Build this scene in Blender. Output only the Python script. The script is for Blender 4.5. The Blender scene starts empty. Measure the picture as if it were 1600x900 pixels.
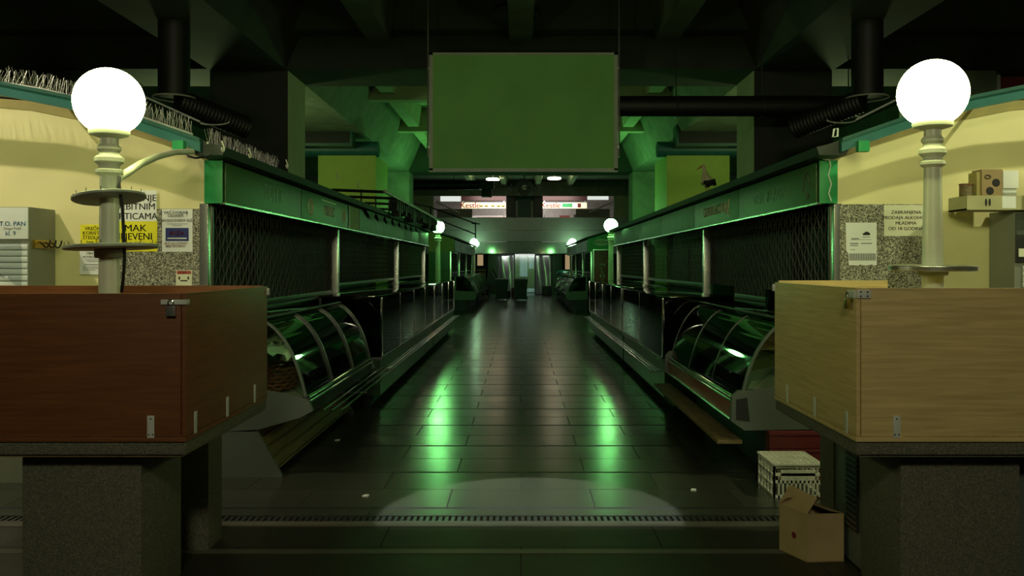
import bpy, bmesh, math, random
from mathutils import Vector, Matrix
random.seed(7)
SC = bpy.context.scene
COL = SC.collection
PI = math.pi

# ------------------------------------------------------------------ camera
FPX = 1350.0
cam_d = bpy.data.cameras.new('camera')
cam_d.sensor_width = 36.0
cam_d.lens = 36.0 * FPX / 1600.0
cam_d.shift_x = -14.0 / 1600.0
cam_d.shift_y = -36.0 / 1600.0
cam_d.clip_end = 200
cam = bpy.data.objects.new('camera', cam_d)
COL.objects.link(cam)
cam.location = (0, 0, 1.6)
cam.rotation_euler = (PI / 2, 0, 0)
SC.camera = cam

# ------------------------------------------------------------------ world, exposure
w = bpy.data.worlds.new('world')
SC.world = w
w.use_nodes = True
w.node_tree.nodes['Background'].inputs[0].default_value = (0.25, 0.9, 0.35, 1)
w.node_tree.nodes['Background'].inputs[1].default_value = 0.0015
SC.view_settings.view_transform = 'Standard'
SC.view_settings.look = 'None'
SC.view_settings.gamma = 1.0
SC.view_settings.use_curve_mapping = False
SC.view_settings.exposure = 0.0
try:
    SC.cycles.sample_clamp_indirect = 4.0
    SC.cycles.max_bounces = 8
    SC.cycles.transparent_max_bounces = 16
except Exception:
    pass

NEAR_LIGHT = ((0.92, 1.0, 0.42), 46.0)       # the two near globes
FAR_LIGHT = ((0.25, 1.0, 0.26), 98.0)       # mercury-green globes down the aisle


def add_light(name, kind, loc, color, energy, size=0.2, target=None, angle=None, blend=0.2, sy=None):
    d = bpy.data.lights.new(name, kind)
    d.color = color
    d.energy = energy
    if kind == 'AREA':
        d.size = size
        if sy:
            d.shape = 'RECTANGLE'
            d.size_y = sy
    else:
        d.shadow_soft_size = size
    if kind == 'SPOT':
        d.spot_size = angle
        d.spot_blend = blend
    o = bpy.data.objects.new(name, d)
    COL.objects.link(o)
    o.location = loc
    if target is not None:
        o.rotation_euler = (Vector(target) - Vector(loc)).to_track_quat('-Z', 'Y').to_euler()
    return o


# hall lamps above and behind the camera
add_light('hall_ceiling_lamp', 'AREA', (0.0, -3.0, 4.6), (1.0, 0.97, 0.62), 125, 1.2, (0, 3.5, 0.8), sy=0.6)
# ceiling spots over the stone tables, aimed at the kiosk end walls
for s in (-1, 1):
    add_light('ceiling_spot', 'SPOT', (s * 5.3, 4.55, 5.1), (1.0, 0.88, 0.64) if s < 0 else (0.93, 0.96, 0.56), 400, 0.05, (s * 3.5, 6.7, 2.0), math.radians(66), 0.5)
    # globe lamps of the parallel side aisles, hidden behind the kiosks
    add_light('side_aisle_globe_lamp', 'POINT', (s * 5.4, 14.2, 3.3), (0.75, 1.0, 0.42), 85, 0.19)
    # neighbouring globe lamps of the same row, outside the frame
    add_light('neighbour_globe_lamp', 'POINT', (s * 5.9, 4.9, 2.45), (1.0, 1.0, 0.50), 40, 0.19)
# downlight above the aisle entrance
add_light('entrance_downlight', 'SPOT', (0.42, 6.5, 5.0), (0.95, 1.0, 0.92), 1500, 0.02, (0.07, 5.55, 0.0), math.radians(22), 0.10)


# ------------------------------------------------------------------ material helpers
def new_mat(name):
    m = bpy.data.materials.new(name)
    m.use_nodes = True
    nt = m.node_tree
    b = nt.nodes['Principled BSDF']
    return m, nt, b


def ramp(nt, stops):
    r = nt.nodes.new('ShaderNodeValToRGB')
    el = r.color_ramp.elements
    while len(el) > 1:
        el.remove(el[-1])
    el[0].position = stops[0][0]
    el[0].color = (*stops[0][1], 1)
    for p, c in stops[1:]:
        e = el.new(p)
        e.color = (*c, 1)
    return r


def coords(nt, scale=(1, 1, 1)):
    t = nt.nodes.new('ShaderNodeTexCoord')
    mp = nt.nodes.new('ShaderNodeMapping')
    mp.inputs['Scale'].default_value = scale
    nt.links.new(t.outputs['Object'], mp.inputs['Vector'])
    return mp.outputs['Vector']


def plain(name, c, rough=0.5, metal=0.0, var=0.12, scale=6.0, bump=0.0, spec=None):
    m, nt, b = new_mat(name)
    v = coords(nt)
    n = nt.nodes.new('ShaderNodeTexNoise')
    n.inputs['Scale'].default_value = scale
    n.inputs['Detail'].default_value = 5
    nt.links.new(v, n.inputs['Vector'])
    lo = tuple(max(0, x * (1 - var)) for x in c)
    hi = tuple(min(1, x * (1 + var)) for x in c)
    r = ramp(nt, [(0.3, lo), (0.7, hi)])
    nt.links.new(n.outputs['Fac'], r.inputs['Fac'])
    nt.links.new(r.outputs['Color'], b.inputs['Base Color'])
    b.inputs['Roughness'].default_value = rough
    b.inputs['Metallic'].default_value = metal
    if spec is not None:
        b.inputs['Specular IOR Level'].default_value = spec
    if bump:
        bp = nt.nodes.new('ShaderNodeBump')
        bp.inputs['Strength'].default_value = bump
        bp.inputs['Distance'].default_value = 0.01
        nt.links.new(n.outputs['Fac'], bp.inputs['Height'])
        nt.links.new(bp.outputs['Normal'], b.inputs['Normal'])
    return m


def emit(name, c, strength):
    m, nt, b = new_mat(name)
    b.inputs['Base Color'].default_value = (*[min(1, x) for x in c], 1)
    b.inputs['Emission Color'].default_value = (*c, 1)
    b.inputs['Emission Strength'].default_value = strength
    return m


def granite(name, stops, scale=90.0, rough=0.6):
    m, nt, b = new_mat(name)
    v = coords(nt)
    vo = nt.nodes.new('ShaderNodeTexVoronoi')
    vo.inputs['Scale'].default_value = scale
    nt.links.new(v, vo.inputs['Vector'])
    n = nt.nodes.new('ShaderNodeTexNoise')
    n.inputs['Scale'].default_value = scale * 0.7
    n.inputs['Detail'].default_value = 3
    nt.links.new(v, n.inputs['Vector'])
    mx = nt.nodes.new('ShaderNodeMix')
    mx.data_type = 'RGBA'
    mx.inputs[0].default_value = 0.45
    nt.links.new(vo.outputs['Color'], mx.inputs[6])
    nt.links.new(n.outputs['Color'], mx.inputs[7])
    bw = nt.nodes.new('ShaderNodeRGBToBW')
    nt.links.new(mx.outputs[2], bw.inputs[0])
    r = ramp(nt, stops)
    nt.links.new(bw.outputs[0], r.inputs['Fac'])
    nt.links.new(r.outputs['Color'], b.inputs['Base Color'])
    b.inputs['Roughness'].default_value = rough
    return m


def wood(name, c1, c2, rough=0.45, axis='x'):
    m, nt, b = new_mat(name)
    sc = {'x': (1.2, 9, 22), 'y': (9, 1.2, 22), 'z': (14, 14, 1.0)}[axis]
    v = coords(nt, sc)
    n = nt.nodes.new('ShaderNodeTexNoise')
    n.inputs['Scale'].default_value = 2.4
    n.inputs['Detail'].default_value = 8
    n.inputs['Distortion'].default_value = 0.6
    nt.links.new(v, n.inputs['Vector'])
    r = ramp(nt, [(0.32, c1), (0.68, c2)])
    nt.links.new(n.outputs['Fac'], r.inputs['Fac'])
    nt.links.new(r.outputs['Color'], b.inputs['Base Color'])
    b.inputs['Roughness'].default_value = rough
    return m


def glass(name, tint=(0.86, 0.95, 0.88), rough=0.02, ior=1.5, minr=0.0):
    m = bpy.data.materials.new(name)
    m.use_nodes = True
    nt = m.node_tree
    nt.nodes.clear()
    out = nt.nodes.new('ShaderNodeOutputMaterial')
    tr = nt.nodes.new('ShaderNodeBsdfTransparent')
    tr.inputs['Color'].default_value = (*tint, 1)
    gl = nt.nodes.new('ShaderNodeBsdfGlossy')
    gl.inputs['Roughness'].default_value = rough
    fr = nt.nodes.new('ShaderNodeFresnel')
    fr.inputs['IOR'].default_value = ior
    mx = nt.nodes.new('ShaderNodeMixShader')
    if minr:
        ad = nt.nodes.new('ShaderNodeMath')
        ad.operation = 'ADD'
        ad.use_clamp = True
        ad.inputs[1].default_value = minr
        nt.links.new(fr.outputs[0], ad.inputs[0])
        nt.links.new(ad.outputs[0], mx.inputs[0])
    else:
        nt.links.new(fr.outputs[0], mx.inputs[0])
    nt.links.new(tr.outputs[0], mx.inputs[1])
    nt.links.new(gl.outputs[0], mx.inputs[2])
    nt.links.new(mx.outputs[0], out.inputs[0])
    return m


def floor_mat(name, base, dark, line, rough, row=0.49, width=0.98, thick=True):
    m, nt, b = new_mat(name)
    v = coords(nt)
    br = nt.nodes.new('ShaderNodeTexBrick')
    br.inputs['Scale'].default_value = 1.0
    br.inputs['Brick Width'].default_value = width
    br.inputs['Row Height'].default_value = row
    br.inputs['Mortar Size'].default_value = 0.0045
    br.inputs['Mortar Smooth'].default_value = 0.2
    br.inputs['Color1'].default_value = (*base, 1)
    br.inputs['Color2'].default_value = (*dark, 1)
    br.inputs['Mortar'].default_value = (*line, 1)
    nt.links.new(v, br.inputs['Vector'])
    n = nt.nodes.new('ShaderNodeTexNoise')
    n.inputs['Scale'].default_value = 160
    n.inputs['Detail'].default_value = 3
    nt.links.new(v, n.inputs['Vector'])
    r = ramp(nt, [(0.35, (0.45, 0.45, 0.45)), (0.65, (1.6, 1.6, 1.55))])
    nt.links.new(n.outputs['Fac'], r.inputs['Fac'])
    mx = nt.nodes.new('ShaderNodeMix')
    mx.data_type = 'RGBA'
    mx.blend_type = 'MULTIPLY'
    mx.inputs[0].default_value = 1.0
    nt.links.new(br.outputs['Color'], mx.inputs[6])
    nt.links.new(r.outputs['Color'], mx.inputs[7])
    col = mx.outputs[2]
    fac = br.outputs['Fac']
    if thick:                                    # a wider dark joint every second row
        sp = nt.nodes.new('ShaderNodeSeparateXYZ')
        nt.links.new(v, sp.inputs[0])
        md = nt.nodes.new('ShaderNodeMath')
        md.operation = 'FLOORED_MODULO'
        md.inputs[1].default_value = row * 2
        nt.links.new(sp.outputs['Y'], md.inputs[0])
        lt = nt.nodes.new('ShaderNodeMath')
        lt.operation = 'LESS_THAN'
        lt.inputs[1].default_value = 0.035
        nt.links.new(md.outputs[0], lt.inputs[0])
        m2 = nt.nodes.new('ShaderNodeMix')
        m2.data_type = 'RGBA'
        nt.links.new(lt.outputs[0], m2.inputs[0])
        nt.links.new(col, m2.inputs[6])
        m2.inputs[7].default_value = (*line, 1)
        col = m2.outputs[2]
        mxx = nt.nodes.new('ShaderNodeMath')
        mxx.operation = 'MAXIMUM'
        nt.links.new(fac, mxx.inputs[0])
        nt.links.new(lt.outputs[0], mxx.inputs[1])
        fac = mxx.outputs[0]
    nt.links.new(col, b.inputs['Base Color'])
    n2 = nt.nodes.new('ShaderNodeTexNoise')
    n2.inputs['Scale'].default_value = 1.7
    n2.inputs['Detail'].default_value = 6
    nt.links.new(v, n2.inputs['Vector'])
    mr = nt.nodes.new('ShaderNodeMapRange')
    mr.inputs['To Min'].default_value = rough * 0.75
    mr.inputs['To Max'].default_value = rough * 1.35
    nt.links.new(n2.outputs['Fac'], mr.inputs['Value'])
    ad = nt.nodes.new('ShaderNodeMath')
    ad.operation = 'MULTIPLY_ADD'
    ad.inputs[1].default_value = 0.4
    nt.links.new(fac, ad.inputs[0])
    nt.links.new(mr.outputs[0], ad.inputs[2])
    nt.links.new(ad.outputs[0], b.inputs['Roughness'])
    bp = nt.nodes.new('ShaderNodeBump')
    bp.invert = True
    bp.inputs['Strength'].default_value = 0.25
    bp.inputs['Distance'].default_value = 0.004
    nt.links.new(fac, bp.inputs['Height'])
    bp2 = nt.nodes.new('ShaderNodeBump')
    bp2.inputs['Strength'].default_value = 0.025
    bp2.inputs['Distance'].default_value = 0.002
    nt.links.new(n.outputs['Fac'], bp2.inputs['Height'])
    nt.links.new(bp.outputs['Normal'], bp2.inputs['Normal'])
    nt.links.new(bp2.outputs['Normal'], b.inputs['Normal'])
    return m


M = {
    'floor': floor_mat('aisle floor slabs', (0.042, 0.046, 0.034), (0.034, 0.037, 0.028), (0.007, 0.007, 0.006), 0.22),
    'floor_front': floor_mat('entrance floor slabs', (0.022, 0.019, 0.011), (0.017, 0.015, 0.009), (0.008, 0.007, 0.004), 0.5, 0.62, 1.6, False),
    'strip': plain('floor strip', (0.085, 0.08, 0.06), 0.5),
    'dark': plain('near black', (0.006, 0.007, 0.006), 0.6),
    'black': plain('black plastic', (0.008, 0.009, 0.009), 0.4),
    'concrete': plain('painted concrete', (0.20, 0.25, 0.17), 0.8, var=0.2, scale=3, bump=0.1),
    'concrete_dark': plain('sooty concrete', (0.055, 0.07, 0.05), 0.85, var=0.3, scale=2),  # mottled dark grey green
    'gutter': plain('sooty gutter', (0.02, 0.03, 0.022), 0.6),  # plain dark grey green
    'darkened': plain('shaded column front', (0.022, 0.03, 0.022), 0.8, var=0.3, scale=2),  # shade of the column fronts, put into the colour
    'concrete_pale': plain('pale concrete', (0.42, 0.50, 0.30), 0.8, var=0.12, scale=2),
    'rib': plain('dull ceiling rib', (0.07, 0.10, 0.055), 0.9, var=0.2, scale=2),
    'ceil_dark': plain('dark ceiling', (0.028, 0.038, 0.025), 0.9, var=0.3, scale=1.5),
    'cream': plain('cream wall paint', (0.75, 0.69, 0.36), 0.6, var=0.06, scale=1.8, bump=0.05),
    'olive': plain('olive paint and soffit shade', (0.33, 0.28, 0.09), 0.6),  # also colours the painted shade strip atop the end walls
    'teal': plain('teal paint', (0.02, 0.13, 0.115), 0.45),
    'teal_dark': plain('dark teal paint', (0.015, 0.09, 0.065), 0.45),
    'green': plain('green paint', (0.02, 0.30, 0.09), 0.4, var=0.15),
    'green_panel': plain('green glossy panel', (0.05, 0.125, 0.028), 0.42, var=0.12, scale=3),
    'green_letter': plain('darker green relief', (0.035, 0.11, 0.033), 0.3),
    'relief_pale': plain('pale relief letters', (0.85, 0.92, 0.55), 0.4),
    'service': plain('yellow green service wall', (0.40, 0.56, 0.10), 0.7, var=0.05),
    'grey_panel': plain('grey fascia panel', (0.10, 0.11, 0.10), 0.5, var=0.2),
    'green_dark': plain('dark green board', (0.02, 0.06, 0.02), 0.35, var=0.2),
    'green_tile': plain('green tiled cladding', (0.035, 0.10, 0.025), 0.3, var=0.2),
    'steel': plain('stainless steel', (0.62, 0.63, 0.62), 0.25, 0.9, 0.08),
    'chrome': plain('chrome', (0.75, 0.76, 0.75), 0.10, 1.0, 0.03),
    'zinc': plain('zinc plate', (0.60, 0.62, 0.58), 0.4, 0.25, 0.1),
    'gun': plain('dark steel', (0.10, 0.105, 0.10), 0.35, 0.8, 0.15),
    'lattice': plain('grille wire', (0.085, 0.09, 0.075), 0.7, 0.0, 0.2),
    'lamp_paint': plain('pale lamp post paint', (0.70, 0.73, 0.55), 0.35, var=0.08, scale=8),
    'lamp_grey': plain('grey green disc paint', (0.33, 0.37, 0.30), 0.45, var=0.15),
    'globe_near': emit('lit opal globe', NEAR_LIGHT[0], NEAR_LIGHT[1]),
    'globe_far': emit('green lit opal globe', FAR_LIGHT[0], FAR_LIGHT[1]),
    'globe_end': emit('distant opal globe', (0.52, 1.0, 0.56), 34.0),
    'granite': granite('speckled granite', [(0.32, (0.03, 0.03, 0.022)), (0.47, (0.16, 0.155, 0.11)), (0.62, (0.48, 0.47, 0.36))], 135),
    'terrazzo': granite('dull terrazzo', [(0.28, (0.05, 0.05, 0.036)), (0.5, (0.088, 0.086, 0.06)), (0.72, (0.15, 0.145, 0.105))], 210, 0.8),
    'wood_red': wood('red brown veneer', (0.115, 0.038, 0.011), (0.175, 0.058, 0.018)),
    'wood_red_y': wood('red brown veneer side', (0.115, 0.038, 0.011), (0.175, 0.058, 0.018), axis='y'),
    'wood_pale': wood('pale beech veneer', (0.45, 0.335, 0.14), (0.61, 0.46, 0.205)),
    'wood_pale_y': wood('pale beech veneer side', (0.45, 0.335, 0.14), (0.61, 0.46, 0.205), axis='y'),
    'wood_raw': wood('raw boards', (0.10, 0.075, 0.03), (0.19, 0.14, 0.06), 0.7, 'y'),
    'cardboard': plain('cardboard', (0.34, 0.245, 0.12), 0.85, var=0.12, scale=5),
    'cardboard_dark': plain('cardboard inside', (0.12, 0.08, 0.04), 0.9),
    'crate': plain('off white plastic', (0.74, 0.74, 0.62), 0.5),
    'red': plain('red plastic', (0.24, 0.016, 0.012), 0.45),
    'canopy': plain('dark brown canopy', (0.05, 0.012, 0.01), 0.5),
    'crate_red': plain('dark red plastic', (0.10, 0.010, 0.012), 0.5),
    'maroon': plain('maroon board', (0.13, 0.014, 0.012), 0.5),
    'paper': plain('white paper', (0.80, 0.82, 0.80), 0.7, var=0.03),
    'paper_cream': plain('cream paper', (0.74, 0.74, 0.55), 0.7, var=0.03),
    'paper_yellow': plain('yellow paper', (0.85, 0.78, 0.02), 0.7, var=0.03),
    'paper_blue': plain('dark blue print', (0.02, 0.03, 0.16), 0.5),
    'ink': plain('black ink', (0.012, 0.012, 0.012), 0.7),
    'ink_grey': plain('grey ink', (0.16, 0.17, 0.18), 0.7),
    'ink_red': plain('red ink', (0.45, 0.015, 0.01), 0.7),
    'ink_blue': plain('blue ink', (0.03, 0.22, 0.50), 0.7),
    'ink_white': plain('white ink', (0.8, 0.8, 0.75), 0.6),
    'cab_white': plain('white cabinet paint', (0.70, 0.74, 0.72), 0.45, var=0.04),
    'cab_grey': plain('grey cabinet side', (0.20, 0.21, 0.17), 0.5, var=0.06),
    'brass': plain('brass', (0.50, 0.36, 0.10), 0.3, 0.9),
    'case_grey': plain('grey green case side', (0.085, 0.10, 0.088), 0.45, var=0.08),
    'case_dark': plain('dark case body', (0.03, 0.036, 0.03), 0.35, var=0.15),
    'case_back': plain('case back', (0.16, 0.19, 0.15), 0.3, var=0.3, scale=3),
    'case_deck': plain('case deck', (0.42, 0.45, 0.38), 0.4, var=0.25, scale=4),
    'wicker': plain('wicker', (0.13, 0.05, 0.02), 0.7, var=0.5, scale=45, bump=0.5),
    'glass': glass('clear glass', (0.88, 0.97, 0.90), 0.03, 1.55, 0.01),
    'glass_dark': glass('smoked glass', (0.45, 0.55, 0.47), 0.03, 1.7, 0.03),
    'screen': plain('projection cloth', (0.19, 0.46, 0.12), 0.75, var=0.10, scale=1.6),
    'pipe_black': plain('black duct', (0.006, 0.007, 0.006), 0.55),
    'parapet': plain('grey parapet board', (0.15, 0.165, 0.145), 0.55, var=0.08),
    'lit_white': emit('lit white panel', (0.85, 0.90, 0.82), 0.85),
    'lit_door': emit('daylight through door', (0.62, 0.82, 0.90), 0.75),
    'lit_sign': emit('lit sign face', (1.0, 0.84, 0.55), 0.55),
    'lit_tan': emit('lit tan room', (0.55, 0.38, 0.20), 0.6),
    'lamp_disc': emit('lit ceiling lamp', (1.0, 0.90, 0.60), 14.0),
    'pvc': glass('hazy plastic strips', (0.55, 0.62, 0.60), 0.25, 1.45, 0.25),
    'stair_wall': plain('stair wall', (0.30, 0.28, 0.24), 0.6),
    'shop_white': plain('shop counter white', (0.72, 0.68, 0.66), 0.5),
    'teal_bag': plain('teal bin bag', (0.02, 0.16, 0.12), 0.3, var=0.4, scale=12),
    'plaster_red': plain('red brown cladding', (0.30, 0.05, 0.04), 0.6),
    'stork_white': plain('cream feathers', (0.62, 0.60, 0.34), 0.6),
    'beak': plain('orange beak', (0.45, 0.16, 0.03), 0.5),
    'wire': plain('thin steel wire', (0.42, 0.44, 0.38), 0.4, 0.3),
    'cable': plain('black cable', (0.006, 0.006, 0.006), 0.5),
    'cable_white': plain('white cable', (0.6, 0.62, 0.55), 0.5),
}


# ------------------------------------------------------------------ mesh helpers
class MB:
    def __init__(self):
        self.bm = bmesh.new()

    def _merge(self, tmp, mat=None):
        if mat is not None:
            bmesh.ops.transform(tmp, matrix=mat, verts=tmp.verts)
        me = bpy.data.meshes.new('tmp')
        tmp.to_mesh(me)
        tmp.free()
        self.bm.from_mesh(me)
        bpy.data.meshes.remove(me)

    def box(self, x0, x1, y0, y1, z0, z1, bev=0.0, mat=None):
        if x0 > x1: x0, x1 = x1, x0
        if y0 > y1: y0, y1 = y1, y0
        if z0 > z1: z0, z1 = z1, z0
        t = bmesh.new()
        vs = [t.verts.new(p) for p in ((x0, y0, z0), (x1, y0, z0), (x1, y1, z0), (x0, y1, z0), (x0, y0, z1), (x1, y0, z1), (x1, y1, z1), (x0, y1, z1))]
        for f in ((0, 3, 2, 1), (4, 5, 6, 7), (0, 1, 5, 4), (1, 2, 6, 5), (2, 3, 7, 6), (3, 0, 4, 7)):
            t.faces.new([vs[i] for i in f])
        if bev:
            b = min(bev, 0.45 * min(x1 - x0, y1 - y0, z1 - z0))
            bmesh.ops.bevel(t, geom=list(t.edges), offset=b, segments=2, affect='EDGES', profile=0.7)
        self._merge(t, mat)
        return self

    def tube(self, pts, r, n=8, closed=False):
        pts = [Vector(p) for p in pts]
        rr = r if isinstance(r, (list, tuple)) else [r] * len(pts)
        bm = self.bm
        rings = []
        N = len(pts)
        prev = None
        for i, p in enumerate(pts):
            if closed:
                d = pts[(i + 1) % N] - pts[i - 1]
            else:
                d = pts[min(i + 1, N - 1)] - pts[max(i - 1, 0)]
            d.normalize()
            if prev is None:
                up = Vector((0, 0, 1)) if abs(d.z) < 0.9 else Vector((1, 0, 0))
                a = d.cross(up).normalized()
            else:
                a = (prev - d * prev.dot(d))
                a = a.normalized() if a.length > 1e-6 else d.orthogonal().normalized()
            prev = a
            b = d.cross(a)
            rings.append([bm.verts.new(p + (a * math.cos(2 * PI * k / n) + b * math.sin(2 * PI * k / n)) * rr[i]) for k in range(n)])
        m = N if closed else N - 1
        for i in range(m):
            A, B = rings[i], rings[(i + 1) % N]
            for k in range(n):
                bm.faces.new((A[k], A[(k + 1) % n], B[(k + 1) % n], B[k]))
        if not closed:
            bm.faces.new(rings[0][::-1])
            bm.faces.new(rings[-1])
        return self

    def lathe(self, prof, c=(0, 0, 0), n=28, mat=None):
        t = bmesh.new()
        rings = []
        for r, z in prof:
            if r < 1e-6:
                rings.append([t.verts.new((c[0], c[1], c[2] + z))])
            else:
                rings.append([t.verts.new((c[0] + r * math.cos(2 * PI * k / n), c[1] + r * math.sin(2 * PI * k / n), c[2] + z)) for k in range(n)])
        for A, B in zip(rings, rings[1:]):
            if len(A) == 1 and len(B) == 1:
                continue
            for k in range(n):
                k2 = (k + 1) % n
                if len(A) == 1:
                    t.faces.new((A[0], B[k2], B[k]))
                elif len(B) == 1:
                    t.faces.new((A[k], A[k2], B[0]))
                else:
                    t.faces.new((A[k], A[k2], B[k2], B[k]))
        if len(rings[0]) > 1: t.faces.new(rings[0][::-1])
        if len(rings[-1]) > 1: t.faces.new(rings[-1])
        self._merge(t, mat)
        return self

    def prism(self, poly, axis, a, b, bev=0.0):
        """poly: (u,v) outline; axis 'y' -> (x,z) outline extruded along y; 'x' -> (y,z); 'z' -> (x,y)"""
        t = bmesh.new()
        f = {'y': lambda u, v, w: (u, w, v), 'x': lambda u, v, w: (w, u, v), 'z': lambda u, v, w: (u, v, w)}[axis]
        A = [t.verts.new(f(u, v, a)) for u, v in poly]
        B = [t.verts.new(f(u, v, b)) for u, v in poly]
        t.faces.new(A)
        t.faces.new(B[::-1])
        n = len(poly)
        for i in range(n):
            t.faces.new((A[i], B[i], B[(i + 1) % n], A[(i + 1) % n]))
        if bev:
            ed = [e for e in t.edges if len(e.link_faces) == 2 and e.calc_face_angle(0) > 0.4]
            bmesh.ops.bevel(t, geom=ed, offset=bev, segments=2, affect='EDGES', profile=0.7)
        self._merge(t)
        return self

    def ribbon(self, line, axis, a, b, th):
        """an open (u,v) line thickened by th and extruded along axis"""
        n = len(line)
        off = []
        for i in range(n):
            p0 = Vector(line[max(i - 1, 0)]); p1 = Vector(line[min(i + 1, n - 1)])
            d = (p1 - p0).normalized()
            q = Vector(line[i]) + Vector((-d.y, d.x)) * th
            off.append((q.x, q.y))
        return self.prism(list(line) + off[::-1], axis, a, b)

    def sphere(self, c, r, seg=24, rings=14, sc=(1, 1, 1)):
        t = bmesh.new()
        bmesh.ops.create_uvsphere(t, u_segments=seg, v_segments=rings, radius=r)
        self._merge(t, Matrix.Translation(c) @ Matrix.Diagonal((*sc, 1)))
        return self

    def text(self, body, size, loc, face='front', bold=0.0, align='CENTER', ext=0.0012, squash=1.0):
        cu = bpy.data.curves.new('txt', 'FONT')
        cu.body = body
        cu.size = size
        cu.align_x = align
        cu.align_y = 'CENTER'
        cu.extrude = ext
        cu.resolution_u = 3
        o = bpy.data.objects.new('txt', cu)
        COL.objects.link(o)
        dg = bpy.context.evaluated_depsgraph_get()
        me = bpy.data.meshes.new_from_object(o.evaluated_get(dg))
        rz = {'front': 0.0, 'left_row': PI / 2, 'right_row': -PI / 2}[face]
        mt = Matrix.Translation(loc) @ Matrix.Rotation(rz, 4, 'Z') @ Matrix.Rotation(PI / 2, 4, 'X') @ Matrix.Diagonal((squash, 1, 1, 1))
        me.transform(mt)
        ux = mt.to_3x3() @ Vector((1, 0, 0))
        ux.normalize()
        if bold:                                     # heavier strokes: the same letters laid twice, a hair apart
            me.transform(Matrix.Translation(ux * -bold * size))
            self.bm.from_mesh(me)
            me.transform(Matrix.Translation(ux * 2 * bold * size))
        self.bm.from_mesh(me)
        bpy.data.objects.remove(o)
        bpy.data.curves.remove(cu)
        bpy.data.meshes.remove(me)
        return self

    def build(self, name, mat, parent=None, angle=35, recalc=True):
        bm = self.bm
        if recalc:
            bmesh.ops.recalc_face_normals(bm, faces=bm.faces)
        org = Vector((0, 0, 0))
        p = parent
        while p is not None:
            org += p.location
            p = p.parent
        if parent is None:
            xs = [v.co for v in bm.verts]
            org = Vector(((min(v.x for v in xs) + max(v.x for v in xs)) / 2, (min(v.y for v in xs) + max(v.y for v in xs)) / 2, min(v.z for v in xs)))
        bmesh.ops.translate(bm, vec=-org, verts=bm.verts)
        me = bpy.data.meshes.new(name)
        bm.to_mesh(me)
        bm.free()
        me.materials.append(M[mat] if isinstance(mat, str) else mat)
        for f in me.polygons:
            f.use_smooth = True
        me.set_sharp_from_angle(angle=math.radians(angle))
        o = bpy.data.objects.new(name, me)
        COL.objects.link(o)
        if parent is not None:
            o.parent = parent
        else:
            o.location = org
        return o


def thing(name, label, cat, loc, group=None):
    o = bpy.data.objects.new(name, None)
    o.empty_display_size = 0.1
    COL.objects.link(o)
    o.location = loc
    o['label'] = label
    o['category'] = cat
    if group:
        o['group'] = group
    return o


def tag(o, label, cat, group=None, kind=None):
    o['label'] = label
    o['category'] = cat
    if group: o['group'] = group
    if kind: o['kind'] = kind
    return o


def struct(o, label=None, cat=None):
    o['kind'] = 'structure'
    if label: o['label'] = label
    if cat: o['category'] = cat
    return o


def at(x, y, d):
    return Vector(((x - 814.0) / FPX * d, d, 1.6 + (414.0 - y) / FPX * d))


# ------------------------------------------------------------------ the hall
struct(MB().box(-9, 9, 5.50, 47, -0.12, 0).build('floor', 'floor'), 'dark polished slab floor of the long market aisle', 'floor')
struct(MB().box(-9, 9, -8, 5.40, -0.12, 0).build('floor', 'floor_front'), 'dull brown slab floor in front of the drain', 'floor')
struct(MB().box(-9, 9, 4.79, 4.86, -0.10, 0.002).build('trim_1', 'strip'), 'pale strip set across the brown floor', 'floor strip')
struct(MB().box(-9, 9, 5.28, 5.385, -0.10, 0.003).build('trim_2', 'strip'), 'stone strip along the near edge of the drain', 'floor strip')
g = MB().box(-9, 9, 5.385, 5.515, -0.11, -0.03)
g.box(-9, 9, 5.383, 5.395, -0.1, 0.003).box(-9, 9, 5.505, 5.517, -0.1, 0.003)
for i in range(230):
    x = -4.6 + i * 0.04
    g.box(x, x + 0.022, 5.39, 5.51, -0.03, 0.0)
struct(g.build('trim_3', 'gun'), 'slotted drain grate across the aisle entrance', 'drain')

struct(MB().box(-9, 9, -8, 26.0, 5.43, 5.6).build('ceiling', 'ceil_dark'), 'dark concrete ceiling slab', 'ceiling')
struct(MB().box(-9, 9, 26.0, 47, 6.12, 6.3).box(-9, 9, 26.0, 26.1, 5.43, 6.12).build('ceiling', 'concrete'), 'raised concrete ceiling before the gallery', 'ceiling')
struct(MB().box(-9.2, -9, -8, 52, 0, 7).build('wall_left', 'concrete_dark'), 'dark outer wall behind the left stalls', 'wall')
struct(MB().box(9, 9.2, -8, 52, 0, 7).build('wall_right', 'concrete_dark'), 'dark outer wall behind the right stalls', 'wall')
struct(MB().box(-9, 9, -8.2, -8, 0, 5.6).build('wall_near', 'concrete_dark'), 'dark wall behind the camera', 'wall')
# columns with their capitals, cross beams, side beams, ribs
ordn = {12: 'nearest', 25: 'second', 38: 'third'}
for D in (12, 25):
    for s in (-1, 1):
        side = 'left' if s < 0 else 'right'
        c = MB().box(s * 3.235, s * 4.32, D, D + 0.95, 0, 4.3)
        if D == 12:
            c = MB().box(s * 3.235, s * 4.32, D + 0.012, D + 0.95, 0, 4.3)
        oc = c.build('column', 'concrete_pale' if D == 12 else 'concrete')
        if D == 12:
            MB().box(s * 3.24, s * 4.32, D, D + 0.0115, 0, 4.3).build('shaded_front', 'darkened', oc)  # near-black sheet paints the front in shade beside the pale side
        struct(oc, '%s square concrete column rising behind the %s stalls' % (ordn[D], side), 'column')
    b = MB().box(-9, 9, D - 0.1, D + 1.05, 4.3, 5.43)
    if D == 12:
        b.box(-9, 9, D - 0.45, D - 0.1, 4.75, 5.43)
    struct(b.build('ceiling_beam', 'ceil_dark'), '%s deep cross beam under the ceiling' % ordn[D], 'beam')
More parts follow.
